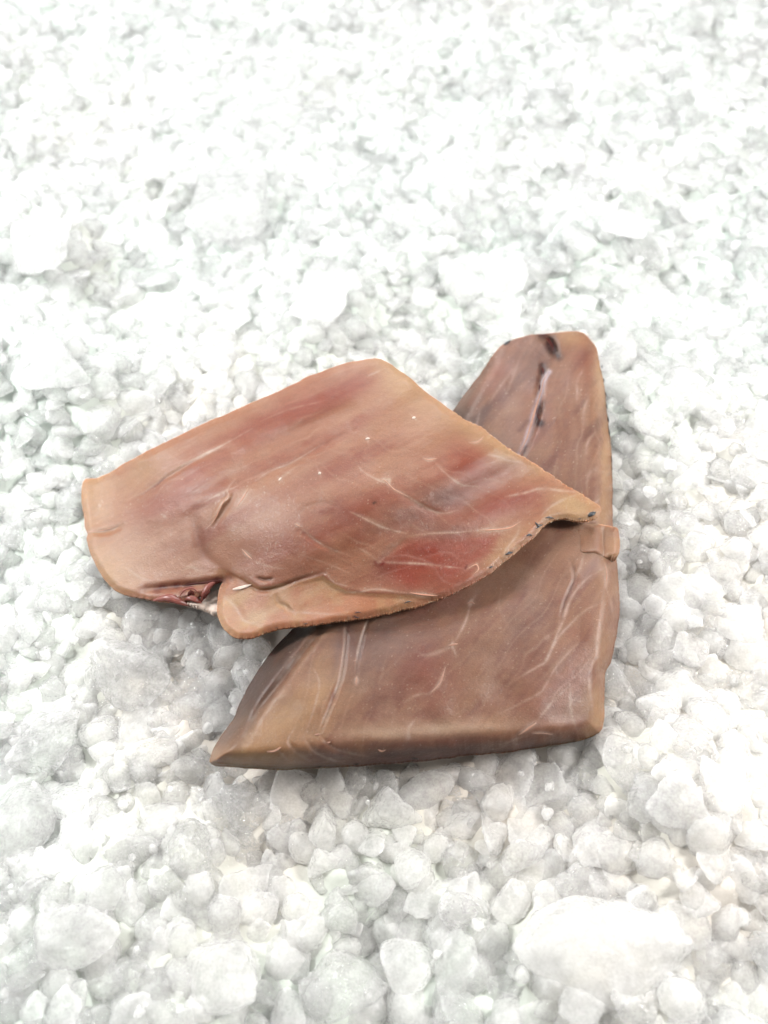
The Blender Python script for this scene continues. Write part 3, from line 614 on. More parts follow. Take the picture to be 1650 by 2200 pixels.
G = 2.0
def tone(C, k):
    mu = C.mean(0, keepdims=True); C = mu * np.power(np.maximum(C, 1e-4) / mu, k[2] if len(k) > 2 else 1.0)
    m = C.mean(1, keepdims=True); return np.clip((m + (C - m) * k[1]) * k[0] * np.array(k[3]), 0, 1)
def build_fillet(F_, paint, mat, name, label, center_px, name_gain):
    c = unproject(center_px[0], center_px[1], 0.0)
    root = empty(name, tuple(c), label, "fish fillet")
    V, Q, C = F_.build(G, paint); C = tone(C, name_gain)
    me = make_mesh("flesh", V - c, Q); set_col(me, C)
    o = link("flesh", me, mat, root)
    return root, c
root2, c2 = build_fillet(f2, paint2, M_FLESH2, "fish_fillet", "greyer raw fish fillet lying underneath, with a dark slit at its narrow far end", (950, 1400), (.27, 1.0, 1.15, (1.0, .97, .93)))
root1, c1 = build_fillet(f1, paint1, M_FLESH1, "fish_fillet", "pinker raw fish fillet lying across the other one, its pointed tip to the right", (650, 1100), (.235, 1.16, 1.15, (1.0, .95, .87)))

def tube(name, F_, root, c, pts, w, mat, lift=.0001, flat=.5, sides=8, label=None, zfix=None, taper=True, jit=0.0, seed=0):
    """tapering strand lying on the flesh; pts in photo pixels, w = half width in pixels"""
    L = catmull(pts, 4.0); n = len(L)
    if zfix is None: z = F_.height(L[:, 0], L[:, 1]) + lift
    else: z = np.interp(np.linspace(0, 1, n), np.linspace(0, 1, len(zfix)), zfix)
    P = unproject(L[:, 0], L[:, 1], z); _, _, dep = project(P)
    t = np.linspace(0, 1, n); ww = w * (np.sin(np.pi * np.clip(t, .04, .96)) ** .7 if taper else np.ones(n))
    ww = ww * (1 + jit * noise(t * n / 3, seed + .5, 0, 7)); r = ww * dep / F
    T = np.gradient(P, axis=0); T /= np.linalg.norm(T, axis=1)[:, None] + 1e-12
    up = np.array([0, 0, 1.0]); S = np.cross(T, up); S /= np.linalg.norm(S, axis=1)[:, None] + 1e-9; U = np.cross(S, T)
    V = []
    for k in range(sides):
        a = 2 * math.pi * k / sides
        V.append(P + S * (r * math.cos(a))[:, None] + U * (r * flat * math.sin(a))[:, None])
    V = np.stack(V, 1).reshape(-1, 3)
    faces = []
    for i in range(n - 1):
        for k in range(sides):
            k2 = (k + 1) % sides
            faces.append((i * sides + k, i * sides + k2, (i + 1) * sides + k2, (i + 1) * sides + k))
    faces.append(tuple(range(sides))[::-1]); faces.append(tuple((n - 1) * sides + k for k in range(sides)))
    me = make_mesh(name, V - c, faces); o = link(name, me, mat, root)
    if label: o['label'] = label
    return o

for p, w in (([(816, 1029), (828, 1033), (846, 1051), (877, 1067)], 2.2), ([(909, 984), (922, 988), (938, 985)], 2.4), ([(1118, 1121), (1095, 1134), (1060, 1138), (1028, 1139)], 3.2), ([(880, 1273), (905, 1277), (940, 1280)], 3.6),
             ([(534, 1050), (522, 1070), (508, 1089)], 2.8), ([(492, 1060), (478, 1082), (460, 1118), (444, 1135)], 2.2), ([(520, 1180), (530, 1191), (542, 1202)], 2.4), ([(634, 1125), (646, 1132)], 2.2), ([(183, 1143), (222, 1139), (262, 1126)], 1.6), ([(1007, 951), (1027, 949), (1039, 937)], 1.5),
             ([(1004, 1222), (1023, 1213), (1028, 1224), (1018, 1233)], 2.4)):
    tube("sinew", f1, root1, c1, p, w * .6, M_SINEW1, lift=.00003, flat=.3)
for p, w in (([(684, 1019), (690, 1016)], 5), ([(785, 944), (795, 942)], 4), ([(886, 900), (893, 896)], 4.5), ([(599, 1032), (605, 1026)], 3)):
    tube("fat_fleck", f1, root1, c1, [p[0], ((p[0][0] + p[1][0]) / 2, (p[0][1] + p[1][1]) / 2 - 1), p[1]], w * .7, M_WHITE, flat=.4)
for p, w in (([(1179, 800), (1168, 818), (1163, 841), (1154, 865), (1147, 889), (1140, 915), (1130, 945), (1117, 972)], 3.6), ([(964, 1388), (973, 1385), (984, 1383)], 4.0), ([(1003, 1297), (1012, 1294), (1020, 1297)], 3.0), ([(957, 1433), (945, 1468), (926, 1488)], 2.6),
             ([(1152, 1553), (1135, 1565), (1114, 1579)], 4.0), ([(1299, 1208), (1303, 1235), (1301, 1262)], 2.6), ([(766, 1454), (765, 1472)], 3.0), ([(1146, 1576), (1166, 1575), (1187, 1578)], 1.8)):
    tube("sinew", f2, root2, c2, p, w * .7, M_SINEW2, lift=.00003, flat=.3)
# white scraps on the front cut face
for p, w in (([(574, 1615), (590, 1613), (604, 1605)], 4), ([(812, 1610), (820, 1613), (828, 1611)], 4.5), ([(702, 1596), (710, 1594)], 3), ([(676, 1579), (688, 1577)], 3)):
    tube("flesh_scrap", f2, root2, c2, p, w * .75, M_SINEW2, flat=.3, jit=.4)
# dark blood slits of the lower fillet
for p, w in (([(1161, 718), (1177, 732), (1193, 757)], 6.5), ([(1164, 786), (1169, 797), (1166, 806)], 4.5), ([(1160, 870), (1157, 890), (1159, 904)], 4.5), ([(1159, 824), (1157, 840)], 3)):
    tube("blood_slit", f2, root2, c2, p, w, M_CLOT, lift=-.00005, flat=.12, jit=.35)
# black pigment left from the skin
def speck(F_, root, c, p, w, k=0, z=None): tube("skin_shade_speck", F_, root, c, p, w * (.8 if w < 5 else 1), M_BLACK, flat=.5, sides=6, jit=.5, seed=k, lift=.0002, zfix=z)
for i, (p, w) in enumerate((([(1264, 1109), (1272, 1104), (1280, 1100)], 5.5), ([(1172, 1113), (1180, 1111), (1190, 1114)], 2.6), ([(1150, 1122), (1157, 1129), (1166, 1127)], 3.2), ([(1152, 1135), (1160, 1130)], 2.2), ([(1131, 1152), (1138, 1148), (1143, 1151)], 3.0), ([(1086, 1192), (1094, 1188), (1102, 1186)], 3.0),
                            ([(1051, 1220), (1059, 1217)], 2.2), ([(868, 1297), (875, 1293), (884, 1292)], 1.6), ([(760, 1322), (765, 1326), (772, 1326)], 1.6), ([(762, 1317), (768, 1315), (776, 1316)], 1.3), ([(590, 1349), (597, 1347)], 1.6), ([(652, 1340), (662, 1339)], 1.3), ([(745, 1328), (752, 1327)], 1.4), ([(1242, 1115), (1250, 1114)], 1.2))):
    speck(f1, root1, c1, p, w, i)
for i, (p, w) in enumerate((([(1083, 741), (1090, 736), (1097, 731)], 4.5), ([(1293, 784), (1294, 792)], 1.6), ([(1297, 812), (1298, 822)], 1.5), ([(1301, 843), (1302, 852)], 1.6), ([(1303, 866), (1305, 880)], 1.6), ([(1306, 895), (1308, 908)], 1.7), ([(1308, 922), (1310, 936)], 1.7),
                            ([(521, 1497), (524, 1492)], 3), ([(884, 1628), (900, 1630)], 2), ([(676, 1648), (692, 1647)], 1.6), ([(760, 1642), (772, 1641)], 1.4), ([(1253, 1394), (1258, 1397)], 1.8), ([(826, 1537), (827, 1539)], 1.6))):  # pigment specks; the one mid front edge stands for black shadow there
    speck(f2, root2, c2, p, w, i)
# skin seen edge-on along the underside, plus one strip of painted gap shade
def skin_shade_band(F_, root, c, pts, w, mat, dz, label=None):
    L = np.array(pts, float); z = F_.height(L[:, 0], L[:, 1]) + dz
    return tube("skin_shade_strip", F_, root, c, pts, w, mat, zfix=list(z), flat=.5, jit=.35, label=label)
skin_shade_band(f1, root1, c1, [(1289, 1098), (1276, 1113), (1245, 1118), (1210, 1113), (1176, 1122), (1150, 1150), (1120, 1175), (1090, 1200), (1050, 1232), (1010, 1255), (970, 1275), (920, 1295), (870, 1308)], 1.3, M_SKINRIM, -.0007)
skin_shade_band(f2, root2, c2, [(1289, 790), (1296, 830), (1301, 880), (1307, 930), (1312, 985), (1314, 1050), (1315, 1120)], 3.0, M_SKIN_SHADE, -.0022)
skin_shade_band(f2, root2, c2, [(760, 1644), (820, 1640), (900, 1633), (960, 1627), (1020, 1620)], 2.0, M_SKIN_SHADE, -.0010)  # dark strip standing in for the shadow gap below the front face

# torn belly lining at the lower left of the upper fillet
zt = float(zb1(np.array(430.), 0))
tube("torn_membrane", f1, root1, c1, [(384, 1284), (396, 1268), (414, 1264), (428, 1274)], 2.6, M_MEMB, zfix=[zt + .003, zt + .0058, zt + .006, zt + .0045], flat=.7)
tube("torn_membrane", f1, root1, c1, [(392, 1292), (404, 1284), (420, 1288), (434, 1296)], 8, M_MEMB, zfix=[zt + .002, zt + .0036, zt + .0036, zt + .002], flat=.5, jit=.4)
tube("torn_membrane", f1, root1, c1, [(330, 1290), (360, 1284), (385, 1292), (410, 1302)], 10, M_MEMB, zfix=[zt + .001, zt + .003, zt + .003, zt + .001], flat=.7, jit=.3)
tube("torn_membrane", f1, root1, c1, [(432, 1294), (440, 1272), (450, 1258), (468, 1248)], 7, M_MEMB, zfix=[zt + .002, zt + .005, zt + .0055, zt + .006], flat=.8, jit=.3)
tube("blood_clot", f1, root1, c1, [(372, 1262), (410, 1254), (450, 1250), (490, 1243)], 5, M_CLOT, lift=-.0002, flat=.5, jit=.4)
tube("blood_clot", f1, root1, c1, [(404, 1280), (410, 1272), (418, 1278)], 6, M_CLOT, zfix=[zt + .006, zt + .007, zt + .006], flat=.6, jit=.3)
tube("blood_clot", f1, root1, c1, [(436, 1288), (444, 1275), (452, 1270)], 5, M_CLOT, zfix=[zt + .004, zt + .006, zt + .006], flat=.6, jit=.3)
memb = Fillet([(396, 1296, zt + .0012, 8), (430, 1307, zt + .0012, 8), (469, 1320, zt + .0012, 8), (474, 1292, zt + .002, 8), (468, 1266, zt + .003, 8), (452, 1274, zt + .003, 8), (424, 1291, zt + .002, 8)],
              lambda X, Y: zt + .0026 + .0006 * noise(X / 14, Y / 9, 0, 3), lambda X, Y: zt + 0 * X, seed=78)
Vm, Qm, Cm = memb.build(G, lambda X, Y, d, Z: np.ones((len(X), 3))); link("white_membrane", make_mesh("white_membrane", Vm - c1, Qm), M_WHITE, root1)
tube("white_membrane", f1, root1, c1, [(500, 1266), (520, 1262), (540, 1256)], 5, M_WHITE, lift=.0002, flat=.4, jit=.4)

# tan flap folded over the right edge of the lower fillet
FLAP = [(1200, 1126, .0137, 8), (1250, 1122, .0140, 8), (1290, 1126, .0142, 10), (1312, 1130, .0135, 12), (1327, 1136, .0125, 14), (1331, 1160, .012, 14), (1329, 1192, .0118, 14), (1312, 1197, .0125, 12), (1280, 1193, .0138, 12), (1240, 1190, .0138, 8), (1210, 1170, .0136, 8)]
flap = Fillet(FLAP, lambda X, Y: np.maximum(f2.height(np.clip(X, 0, 1312), Y) - .0004 + .0013 * sstep(1205, 1295, X), .0136 * sstep(1250, 1300, X)) + .0003 * noise(X / 20, Y / 20, 0, 3), lambda X, Y: np.minimum(f2.height(np.clip(X, 0, 1310), Y), .0125) - .001, seed=77)
def paintf(X, Y, d, Z):
    C = np.tile(lin(180, 136, 110), (len(X), 1)); n = fbm(X / 30, Y / 30, 0, 5, 4)
    C = mixc(C, lin(200, 156, 122), sstep(1270, 1325, X) * .8); C = mixc(C, lin(176, 124, 98), np.clip(n, 0, 1) * .6)
    return mixc(C, lin(172, 128, 104), sstep(1260, 1215, X) * .9)
Vf, Qf, Cf = flap.build(G, paintf); mef = make_mesh("flap", Vf - c2, Qf); set_col(mef, tone(Cf, (.28, 1.0, 1.0, (1.0, .95, .90)))); fo = link("flap", mef, M_FLESH2, root2); fo['label'] = "tan flap of flesh lapping over the right edge"

# ------------------------------------------------------------------ ice
rng = np.random.default_rng(12)
def icosphere(sub):
    import bmesh
    bm = bmesh.new(); bmesh.ops.create_icosphere(bm, subdivisions=sub, radius=1)
    V = np.array([v.co[:] for v in bm.verts]); Fc = np.array([[v.index for v in f.verts] for f in bm.faces]); bm.free(); return V, Fc
ICO = {s: icosphere(s) for s in (3, 4, 5, 6)}
def chunk_shape(sub, seed, rough=1.0, smooth=0.0, blocky=0.0):
    r_ = np.random.default_rng(seed); V, Fc = ICO[sub]
    # rounded broken lump: soft-min of random planes, then crumbly relief
    n = 12; D = r_.normal(size=(n, 3)); D /= np.linalg.norm(D, axis=1)[:, None]; off = r_.uniform(.55, 1.0, n)
    dots = np.maximum(V @ D.T, 1e-3); rr = off[None] / dots
    k = 9.0; R = (np.sum(np.minimum(1 / rr, 20) ** k, 1)) ** (-1 / k)
    R = np.minimum(R, 1.3)
    if smooth: R = R * (1 - smooth) + smooth
    if blocky:
        m = np.max(np.abs(V), 1) ** -1; B = (np.sum(np.abs(V) ** 5, 1)) ** (-1 / 5); R = R * (1 - blocky) + B * blocky
    o = seed * 7.3
    x, y, z = (V * 1.0 + o).T
    d = .08 * noise(x * 1.5, y * 1.5, z * 1.5, 3) + .055 * rough * noise(x * 3.4, y * 3.4, z * 3.4, 4) + .036 * rough * noise(x * 7.5, y * 7.5, z * 7.5, 5)
    if sub >= 4:
        d = d - .034 * rough * np.abs(noise(x * 13, y * 13, z * 13, 6)) + .018 * rough * noise(x * 22, y * 22, z * 22, 7)
        if sub >= 5: d = d - .016 * rough * np.abs(noise(x * 37, y * 37, z * 37, 8))
    P = V * (R * (1 + d))[:, None]
    P /= (np.abs(P[:, :2]).max())
    return P, Fc

fil_polys = [f1.O[:, :2], f2.O[:, :2]]
def over_fillet(px, py, grow=0.0):
    a = np.zeros(np.shape(px), bool)
    for P in fil_polys:
        c = P.mean(0)
        Q = c + (P - c) * (1 - grow)
        a |= inside_poly(np.asarray(px, float), np.asarray(py, float), Q)
    return a
def foot_ground(px, py):                                             # pixel -> point on the heaped ice
    z = 0.0
    for _ in range(6):
        P = unproject(px, py, z); z = float(bed_h(P[0], P[1])) + .006
    return P

# the bed under the loose chunks
gx = np.linspace(-.50, .50, 401); gy = np.linspace(-.26, .66, 369); GX, GY = np.meshgrid(gx, gy)
GZ = bed_h(GX.ravel(), GY.ravel()) + .0004 + .0016 * fbm(GX.ravel() * 190, GY.ravel() * 190, 0, 21, 3) + .0008 * np.abs(noise(GX.ravel() * 420, GY.ravel() * 420, 0, 22))
under = np.exp(-((GX.ravel() / .085) ** 2 + ((GY.ravel() + .01) / .07) ** 2) ** 3) * .004
for a_, b_, c_, d_ in [(330, 622, 64, 30), (1395, 640, 68, 30), (965, 372, 58, 24)]:
    pc = unproject(a_, b_, .004); ra = unproject(a_ + c_, b_, .004)[0] - pc[0]; rb = .5 * (unproject(a_, b_ - d_, .004)[1] - unproject(a_, b_ + d_, .004)[1])
    q = ((GX.ravel() - pc[0]) / ra) ** 2 + ((GY.ravel() - pc[1]) / rb) ** 2
    wq = sstep(1.6, .7, q); flat_z = float(bed_h(pc[0], pc[1])) + .0028
    GZ = GZ * (1 - wq) + (flat_z + .0004 * noise(GX.ravel() * 60, GY.ravel() * 60, 0, 23)) * wq
BV = np.stack([GX.ravel(), GY.ravel(), GZ - under], 1); nxg, nyg = len(gx), len(gy)
ii = np.arange(nxg * nyg).reshape(nyg, nxg)
BQ = np.stack([ii[:-1, :-1].ravel(), ii[:-1, 1:].ravel(), ii[1:, 1:].ravel(), ii[1:, :-1].ravel()], 1)
bme = make_mesh("ice_bed", BV, BQ)
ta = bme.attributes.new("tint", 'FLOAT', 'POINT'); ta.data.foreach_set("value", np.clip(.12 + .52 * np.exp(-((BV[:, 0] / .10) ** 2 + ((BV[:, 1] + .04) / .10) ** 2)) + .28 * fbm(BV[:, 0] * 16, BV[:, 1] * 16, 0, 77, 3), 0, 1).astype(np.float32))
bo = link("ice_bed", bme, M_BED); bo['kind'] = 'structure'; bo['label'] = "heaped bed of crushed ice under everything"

# --- chunks recognised in the photograph: (px, py, half-width px, half-height px, kind, label)
HERO = [
    (832, 1738, 78, 80, 'rough', "round frosty pinkish ice chunk just below the middle of the lower fillet's front edge"),
    (692, 1776, 50, 66, 'rough', "oval glassy ice chunk left of the round frosty chunk below the lower fillet"),
    (530, 1730, 62, 62, 'rough', "rounded grey ice chunk below the left corner of the lower fillet"),
    (1185, 1690, 76, 66, 'rough', "broad angular ice chunk below the right half of the lower fillet"),
    (888, 1862, 46, 60, 'smooth', "smooth upright oval ice chunk below the round frosty chunk"),
    (1276, 1800, 62, 70, 'rough', "frosty ice chunk above the big smooth lump at lower right"),
    (1262, 1905, 76, 60, 'rough', "pale ice chunk resting against the top of the big smooth lump"),
    (1130, 1832, 84, 56, 'rough', "wide frosty ice chunk above and left of the big smooth lump"),
    (722, 1930, 44, 44, 'rough', "small rounded ice chunk in the middle of the foreground ice"),
    (470, 2090, 96, 86, 'smooth', "large smooth milky ice chunk at the lower left of the foreground"),
    (745, 2110, 100, 96, 'smooth', "large smooth ice chunk at the bottom middle of the picture"),
    (885, 2078, 76, 84, 'smooth', "squarish milky ice chunk left of the upright smooth oval at the bottom"),
    (978, 2056, 58, 96, 'smooth', "tall smooth oval ice chunk left of the big smooth lump"),
    (1300, 2025, 250, 130, 'big', "very big smooth white ice lump at the lower right"),
    (500, 436, 88, 88, 'block', "bright white square ice block in the far ice above the upper fillet"),
    (662, 417, 25, 26, 'block', "tiny white ice cube right of the bright white square block"),
    (292, 1442, 100, 100, 'rough', "big pale ice chunk left of the lower fillet"),
    (92, 1592, 90, 84, 'rough', "big white ice chunk near the left border below the fillets"),
    (40, 1770, 80, 120, 'smooth', "big smooth ice chunk cut by the left border in the lower part"),
    (1080, 575, 62, 52, 'smooth', "pale rounded ice chunk above the narrow end of the lower fillet"),
    (985, 590, 58, 62, 'smooth', "lumpy white ice chunk left of the pale rounded one above the lower fillet"),
    (1345, 126, 58, 56, 'rough', "white wedge shaped ice chunk at the upper right"),
    (1423, 1290, 44, 38, 'smooth', "flat pale pink ice pebble right of the lower fillet"),
    (1492, 1375, 56, 58, 'rough', "white ice chunk to the right of the flat pink pebble"),
    (110, 1275, 40, 52, 'smooth', "long oval ice pebble left of the upper fillet"),
    (352, 305, 36, 34, 'smooth', "round white ice pebble above and left of the square block"),
    (293, 495, 26, 34, 'smooth', "small upright white pebble left of the square block"),
    (1340, 470, 70, 66, 'rough', "bright white ice lump in the far ice right of centre"),
    (1250, 500, 52, 50, 'rough', "white ice lump left of the brightest far lump"),
    (1385, 520, 50, 46, 'smooth', "rounded white lump below the brightest far lump"),
    (1120, 450, 42, 50, 'smooth', "upright oval pebble in the far ice between two white lumps"),
    (690, 640, 74, 56, 'rough', "broad powdery white ice lump above the upper fillet's far corner"),
    (70, 510, 95, 80, 'rough', "big bright white ice mound at the left border beside the far ice"),
    (110, 770, 100, 80, 'rough', "big bright white ice mound left and above the upper fillet"),
    (580, 1860, 34, 44, 'rough', "small pink stained ice chunk in the foreground"),
    (690, 1848, 52, 48, 'rough', "pinkish ice chunk tucked behind the smooth oval chunk"),
    (140, 2010, 110, 80, 'smooth', "wide smooth ice chunk at the lower left border"),
    (1180, 210, 42, 44, 'smooth', "small round white pebble in the upper middle right"),
    (1040, 160, 46, 36, 'smooth', "small white pebble pair in the upper middle"),
    (1440, 1500, 70, 60, 'rough', "frosty ice chunk right of the lower fillet's front corner"),
    (1480, 1720, 88, 80, 'rough', "packed bright white ice heap at the right, above the big smooth lump"),
    (1500, 1580, 70, 62, 'rough', "bright white ice heap right of the lower fillet's front corner"),
    (420, 1640, 70, 60, 'rough', "ice chunk touching the lower fillet's left corner"),
    (400, 1830, 90, 80, 'rough', "lumpy ice chunk in the left foreground"),
]
shapes = {}
def shape_mesh(kind, i):
    key = (kind, i)
    if key not in shapes:
        args = dict(rough=dict(sub=5, rough=1.05), smooth=dict(sub=5, rough=.4, smooth=.4), block=dict(sub=5, rough=.55, blocky=.8), big=dict(sub=5, rough=.3, smooth=.4), frost=dict(sub=5, rough=.75), normal=dict(sub=5, rough=.68))[kind]
        args.setdefault('sub', 5)
        P, Fc = chunk_shape(seed=100 + i + {'frost': 200, 'rough': 0, 'smooth': 40, 'block': 80, 'big': 120, 'normal': 160}[kind], **args)
        me = make_mesh("ice_chunk", P, Fc); me.materials.append(M_FROST if kind in ('frost', 'block', 'big') else M_CHUNK); shapes[key] = me
    return shapes[key]
occupied = []
def put_chunk(name, me, P, sx, sy, sz, rz, tilt, label, group, cat="ice chunk"):
    o = bpy.data.objects.new(name, me); COL.objects.link(o)
    o.location = P; o.scale = (sx, sy, sz); o.rotation_euler = (tilt[0], tilt[1], rz)
    o['label'] = label; o['category'] = cat
    if group: o['group'] = group
    return o
GROUP = "loose chunks of crushed ice"
hero_rec = []
for i, (px, py, hw, hh, kind, label) in enumerate(HERO):
    if kind == 'rough' and hw >= 120: kind = 'big'
    if kind == 'rough' and any(w in label for w in ('bright', 'powdery', 'white')): kind = 'frost'
    P = foot_ground(px, py); _, _, dep = project(P); sx = hw * dep / F
    ang = TILT + math.atan((1100 - py) / F)
    sz = min(sx, hh * dep / F) * (.62 if kind != 'big' else .45)
    sy = max(.5 * sx, (hh * dep / F - sz * math.sin(ang) * .5) / max(.35, math.cos(ang)) * .95)
    sy = min(sy, sx * 1.6)
    z = float(bed_h(P[0], P[1])) + sz * (.45 if sx < .02 else (.12 if hw > 200 else -.05))
    nm = "ice_block" if kind == 'block' else ("ice_lump" if kind == 'big' or hw > 120 else "ice_chunk")
    rz = 0 if kind in ('block', 'big') else float(rng.uniform(-.4, .4))
    o = put_chunk(nm, shape_mesh(kind, i % 7), (P[0], P[1], z), sx, sy, sz, rz, rng.uniform(-.15, .15, 2), label, GROUP)
    hero_rec.append((P[0], P[1], (sx * sy) ** .5)); occupied.append((P[0], P[1], .82 * (sx + sy) / 2))

# --- everything else: dart throwing over the visible bed, size varying
def visible(x, y, m=.03):
    u, v, d = project(np.array([x, y, .0])); return -90 < u < 1740 and -60 < v < 2290
# flat patches of refrozen meltwater where no loose pieces lie: photo px centre, half axes
PUDDLES = [(330, 622, 58, 26), (1395, 640, 62, 26), (965, 372, 52, 20)]
PUD = [(unproject(a, b, .004), unproject(a + c, b, .004)[0] - unproject(a, b, .004)[0], .5 * (unproject(a, b - d, .004)[1] - unproject(a, b + d, .004)[1])) for a, b, c, d in PUDDLES]
def puddle(x, y):
    w = .25 * float(noise(x * 90, y * 90, 0, 44)) + .1 * float(noise(x * 240, y * 240, 0, 45))
    return any(((x - c[0]) / a) ** 2 + ((y - c[1]) / b) ** 2 < 1 + w for c, a, b in PUD)
def try_put(x, y, r, store, fac):
    gx_, gy_ = int(x / .02), int(y / .02)
    for a in range(-3, 4):
        for b in range(-3, 4):
            for (qx, qy, qr) in store.get((gx_ + a, gy_ + b), ()):
                if (x - qx) ** 2 + (y - qy) ** 2 < (fac * (r + qr)) ** 2: return False
    store.setdefault((gx_, gy_), []).append((x, y, r)); return True
def scatter(n, rmin, rmax, fac, seed, pre=()):
    r_ = np.random.default_rng(seed); st = {}; out = []
    for q in pre: st.setdefault((int(q[0] / .02), int(q[1] / .02)), []).append(q)
    for k in range(n):
        x, y = r_.uniform(-.34, .34), r_.uniform(-.19, .46)
        if not visible(x, y) or puddle(x, y): continue
        r = rmin + (rmax - rmin) * r_.random() ** 1.6 * (1 - .6 * k / n)
        if try_put(x, y, r, st, fac): out.append((x, y, r))
    return out
def clear_of_fillets(x, y, r):
    """drop or lower a chunk that would stand up through the flesh"""
    for c, O in ((0, f1.O), (1, f2.O)): pass
    u, v, d = project(np.array([x, y, .004])); s = r / d * F
    us = np.array([u, u + s * .9, u - s * .9, u, u]); vs = np.array([v, v, v, v + s * .8, v - s * .8])
    return us, vs
upper = scatter(26000, .0040, .0100, .52, 5, occupied)
lower = scatter(20000, .0046, .0082, .47, 6)
cand = []
flat = [(lay, x, y, r) for lay, L in ((1, upper), (0, lower)) for (x, y, r) in L]
pts = [clear_of_fillets(x, y, r) for (_, x, y, r) in flat]
INN = over_fillet(np.concatenate([p[0] for p in pts]), np.concatenate([p[1] for p in pts])).reshape(-1, 5)
for (lay, x, y, r), inn in zip(flat, INN):
    if inn[0] and inn.sum() >= 4: continue                         # wholly hidden under the flesh
    cand.append((lay, x, y, r, int(inn.sum())))
rec = []
for lay, x, y, r, inn in cand:
    u, v, d = project(np.array([x, y, .0])); rec.append((r / d * F * (1.0 if lay else .55) * (.4 if inn else 1), lay, x, y, r, inn, u, v))
rec.sort(key=lambda t: -t[0])
n_single = 300 - len(HERO)
single = [t for t in rec if t[1] == 1 and t[5] <= 2 and -20 < t[6] < 1670 and -10 < t[7] < 2210][:n_single]
ss = set(single); rest = [t for t in rec if t not in ss]
ZONES_X = [(420, "left"), (830, "middle left"), (1240, "middle right"), (9999, "right")]
def zone(u, v):
    if v < 250: band = "near the top border"
    elif v < 480: band = "level with the square block"
    elif v < 700: band = "behind both fillets"
    elif v < 1000: band = "above the upper fillet" if u < 900 else "beside the lower fillet's far end"
    elif v < 1380: band = "left of the upper fillet" if u < 830 else "right of the lower fillet"
    elif v < 1660: band = "left of the lower fillet" if u < 830 else "by the lower fillet's front corner"
    elif v < 1800: band = "before the lower fillet"
    elif v < 2000: band = "in the foreground ice"
    else: band = "along the bottom border"
    if 700 <= v < 1660: return band
    return band + " at " + next(n for lim, n in ZONES_X if u < lim)
zones = {}
for t in single: zones.setdefault(zone(t[6], t[7]), []).append(t)
ORD = ["first", "second", "third", "fourth", "fifth", "sixth", "seventh", "eighth", "ninth", "tenth", "eleventh", "twelfth", "thirteenth", "fourteenth", "fifteenth", "sixteenth", "seventeenth", "eighteenth", "nineteenth", "twentieth"]
SIZE = lambda s: "larger" if s > 46 else ("middling" if s > 36 else "smaller")
r3 = np.random.default_rng(8)
def chunk_z(x, y, r, sz, lay, inn):
    z = float(bed_h(x, y)) + (.38 * sz if lay else .05 * sz)
    if inn: z = min(z, .0015 - sz * .35)
    # keep under the fillets' undersides close by
    return z
for zn, T in zones.items():
    T.sort(key=lambda t: t[6])
    for k, (s, lay, x, y, r, inn, u, v) in enumerate(T):
        kind = 'normal' if r3.random() < .72 else 'smooth'
        sx, sy = r * r3.uniform(.95, 1.25), r * r3.uniform(.85, 1.12); sz = r * r3.uniform(.36, .52)
        pos = "leftmost" if k == 0 else ("rightmost" if k == len(T) - 1 else (ORD[k] if k < 20 else str(k + 1)) + " from the left")
        lb = f"{pos} loose ice chunk {zn}" if len(T) > 1 else f"lone {'smooth' if kind == 'smooth' else 'rough'} ice chunk {zn}"
        put_chunk("ice_chunk", shape_mesh(kind, int(r3.integers(0, 12 if kind == 'normal' else 7))), (x, y, chunk_z(x, y, r, sz, lay, inn)), sx, sy, sz,
                  float(r3.uniform(0, 6.28)), r3.uniform(-.35, .35, 2), lb, GROUP)

MASK = None
def FILLX(u, v):
    global MASK
    if MASK is None:
        gx_, gy_ = np.meshgrid(np.arange(0, 1650, 5.0), np.arange(0, 2200, 5.0)); MASK = over_fillet(gx_.ravel(), gy_.ravel(), .05).reshape(gx_.shape)
    i, j = int(v / 5), int(u / 5)
    return 0 <= i < MASK.shape[0] and 0 <= j < MASK.shape[1] and bool(MASK[i, j])
# the remaining, smaller and half-buried ice as one mass
lib3 = [chunk_shape(3, 300 + i, .5) for i in range(14)]; lib4 = [chunk_shape(4, 330 + i, 1.0) for i in range(8)]
Vs, Fs, Ts, off = [], [], [], 0
def add_stuff(lib, P, S, eul, tint):
    global off
    from mathutils import Euler
    V, Fc = lib; R = np.array(Euler(eul).to_matrix())
    W = (V * S) @ R.T + P
    Vs.append(W); Fs.append(Fc + off); Ts.append(np.full(len(W), tint)); off += len(W)
for (s, lay, x, y, r, inn, u, v) in rest:
    S = np.array([r * r3.uniform(.95, 1.25), r * r3.uniform(.85, 1.15), r * r3.uniform(.38, .55)])
    lib = lib3[int(r3.integers(0, 14))]
    add_stuff(lib, np.array([x, y, chunk_z(x, y, r, S[2], lay, inn)]), S, (r3.uniform(-.4, .4), r3.uniform(-.4, .4), r3.uniform(0, 6.28)), r3.random() * .8 + .1)
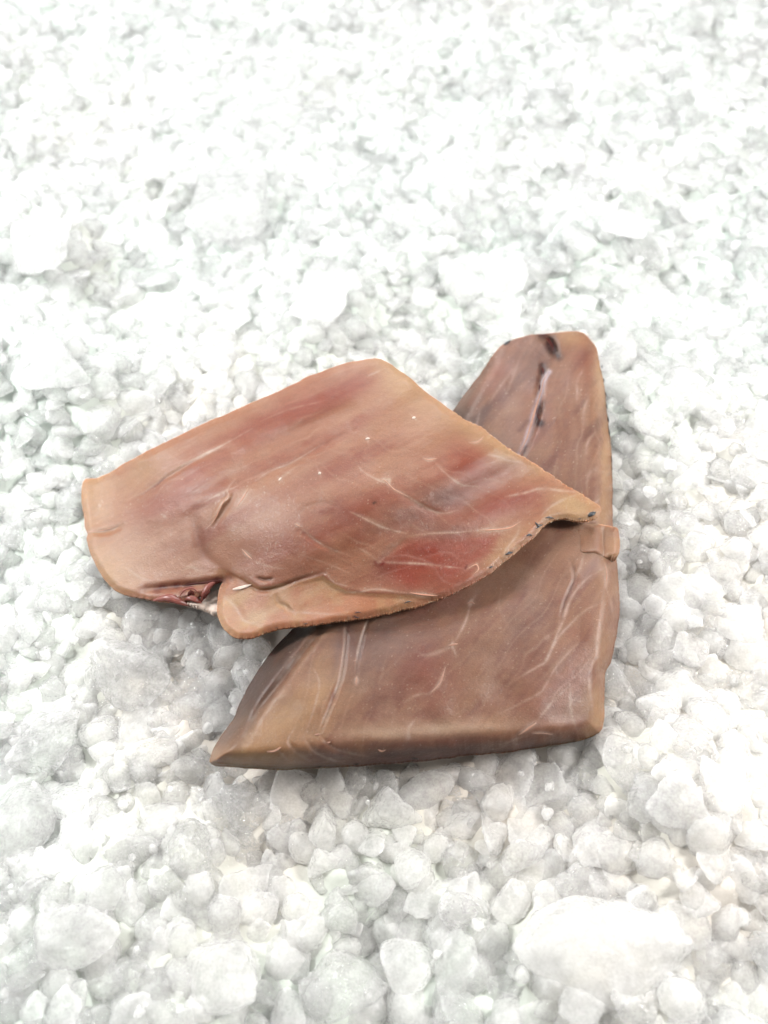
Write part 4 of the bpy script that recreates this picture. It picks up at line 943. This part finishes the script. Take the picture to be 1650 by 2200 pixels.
# pebbles filling the gaps between the chunks
def fill_shape(i):
    V, Fc = icosphere(3) if False else IC2
    d = .16 * noise(*(V * 1.5 + i * 9.1).T, 3) + .10 * noise(*(V * 3.5 + i * 5.1).T, 5)
    return V * (1 + d)[:, None], Fc
IC2 = icosphere(2); fills = [fill_shape(i) for i in range(10)]
for (x, y, r) in scatter(9000, .0046, .0066, .62, 16):
    us, vs = clear_of_fillets(x, y, r)
    if FILLX(us[0], vs[0]): continue
    S = np.array([r * r3.uniform(.95, 1.3), r * r3.uniform(.85, 1.15), r * r3.uniform(.6, .9)])
    z = float(bed_h(x, y)) - r * .1
    add_stuff(fills[int(r3.integers(0, 10))], np.array([x, y, z]), S, (r3.uniform(-.4, .4), r3.uniform(-.4, .4), r3.uniform(0, 6.28)), r3.random() * .8 + .1)
# crumbs
lib2 = [chunk_shape(3, 360 + i, 1.0) for i in range(3)]
IC2 = icosphere(2)
crumb = []
for i in range(4):
    V, Fc = IC2; d = .3 * noise(*(V * 1.6 + i * 9.1).T, 3) + .15 * noise(*(V * 4 + i * 5.1).T, 5); crumb.append((V * (1 + d)[:, None], Fc))
cx_, cy_ = r3.uniform(-.26, .26, 700), r3.uniform(-.17, .30, 700)
cu, cv, _ = project(np.stack([cx_, cy_, 0 * cx_ + .003], 1)); cin = over_fillet(cu, cv, -.03)
for k in range(700):
    x, y = cx_[k], cy_[k]
    if cin[k] or not visible(x, y): continue
    r = r3.uniform(.0008, .0024)
    add_stuff(crumb[k % 4], np.array([x, y, float(bed_h(x, y)) + r3.uniform(.0, .006)]), np.array([r, r * .9, r * .8]), (r3.uniform(0, 3), 0, r3.uniform(0, 6)), r3.random() * .9)
sme = make_mesh("crushed_ice", np.vstack(Vs), np.vstack(Fs)); sa = sme.attributes.new("tint", 'FLOAT', 'POINT')
sa.data.foreach_set("value", np.concatenate(Ts).astype(np.float32))
so = link("crushed_ice", sme, M_STUFF); so['kind'] = 'stuff'; so['label'] = "small and half buried pieces of crushed ice filling the bed"
print("SINGLE", len(single), "REST", len(rest), "STUFF_TRIS", sum(len(f) for f in Fs), "F1F2", len(f1.top), len(f2.top))
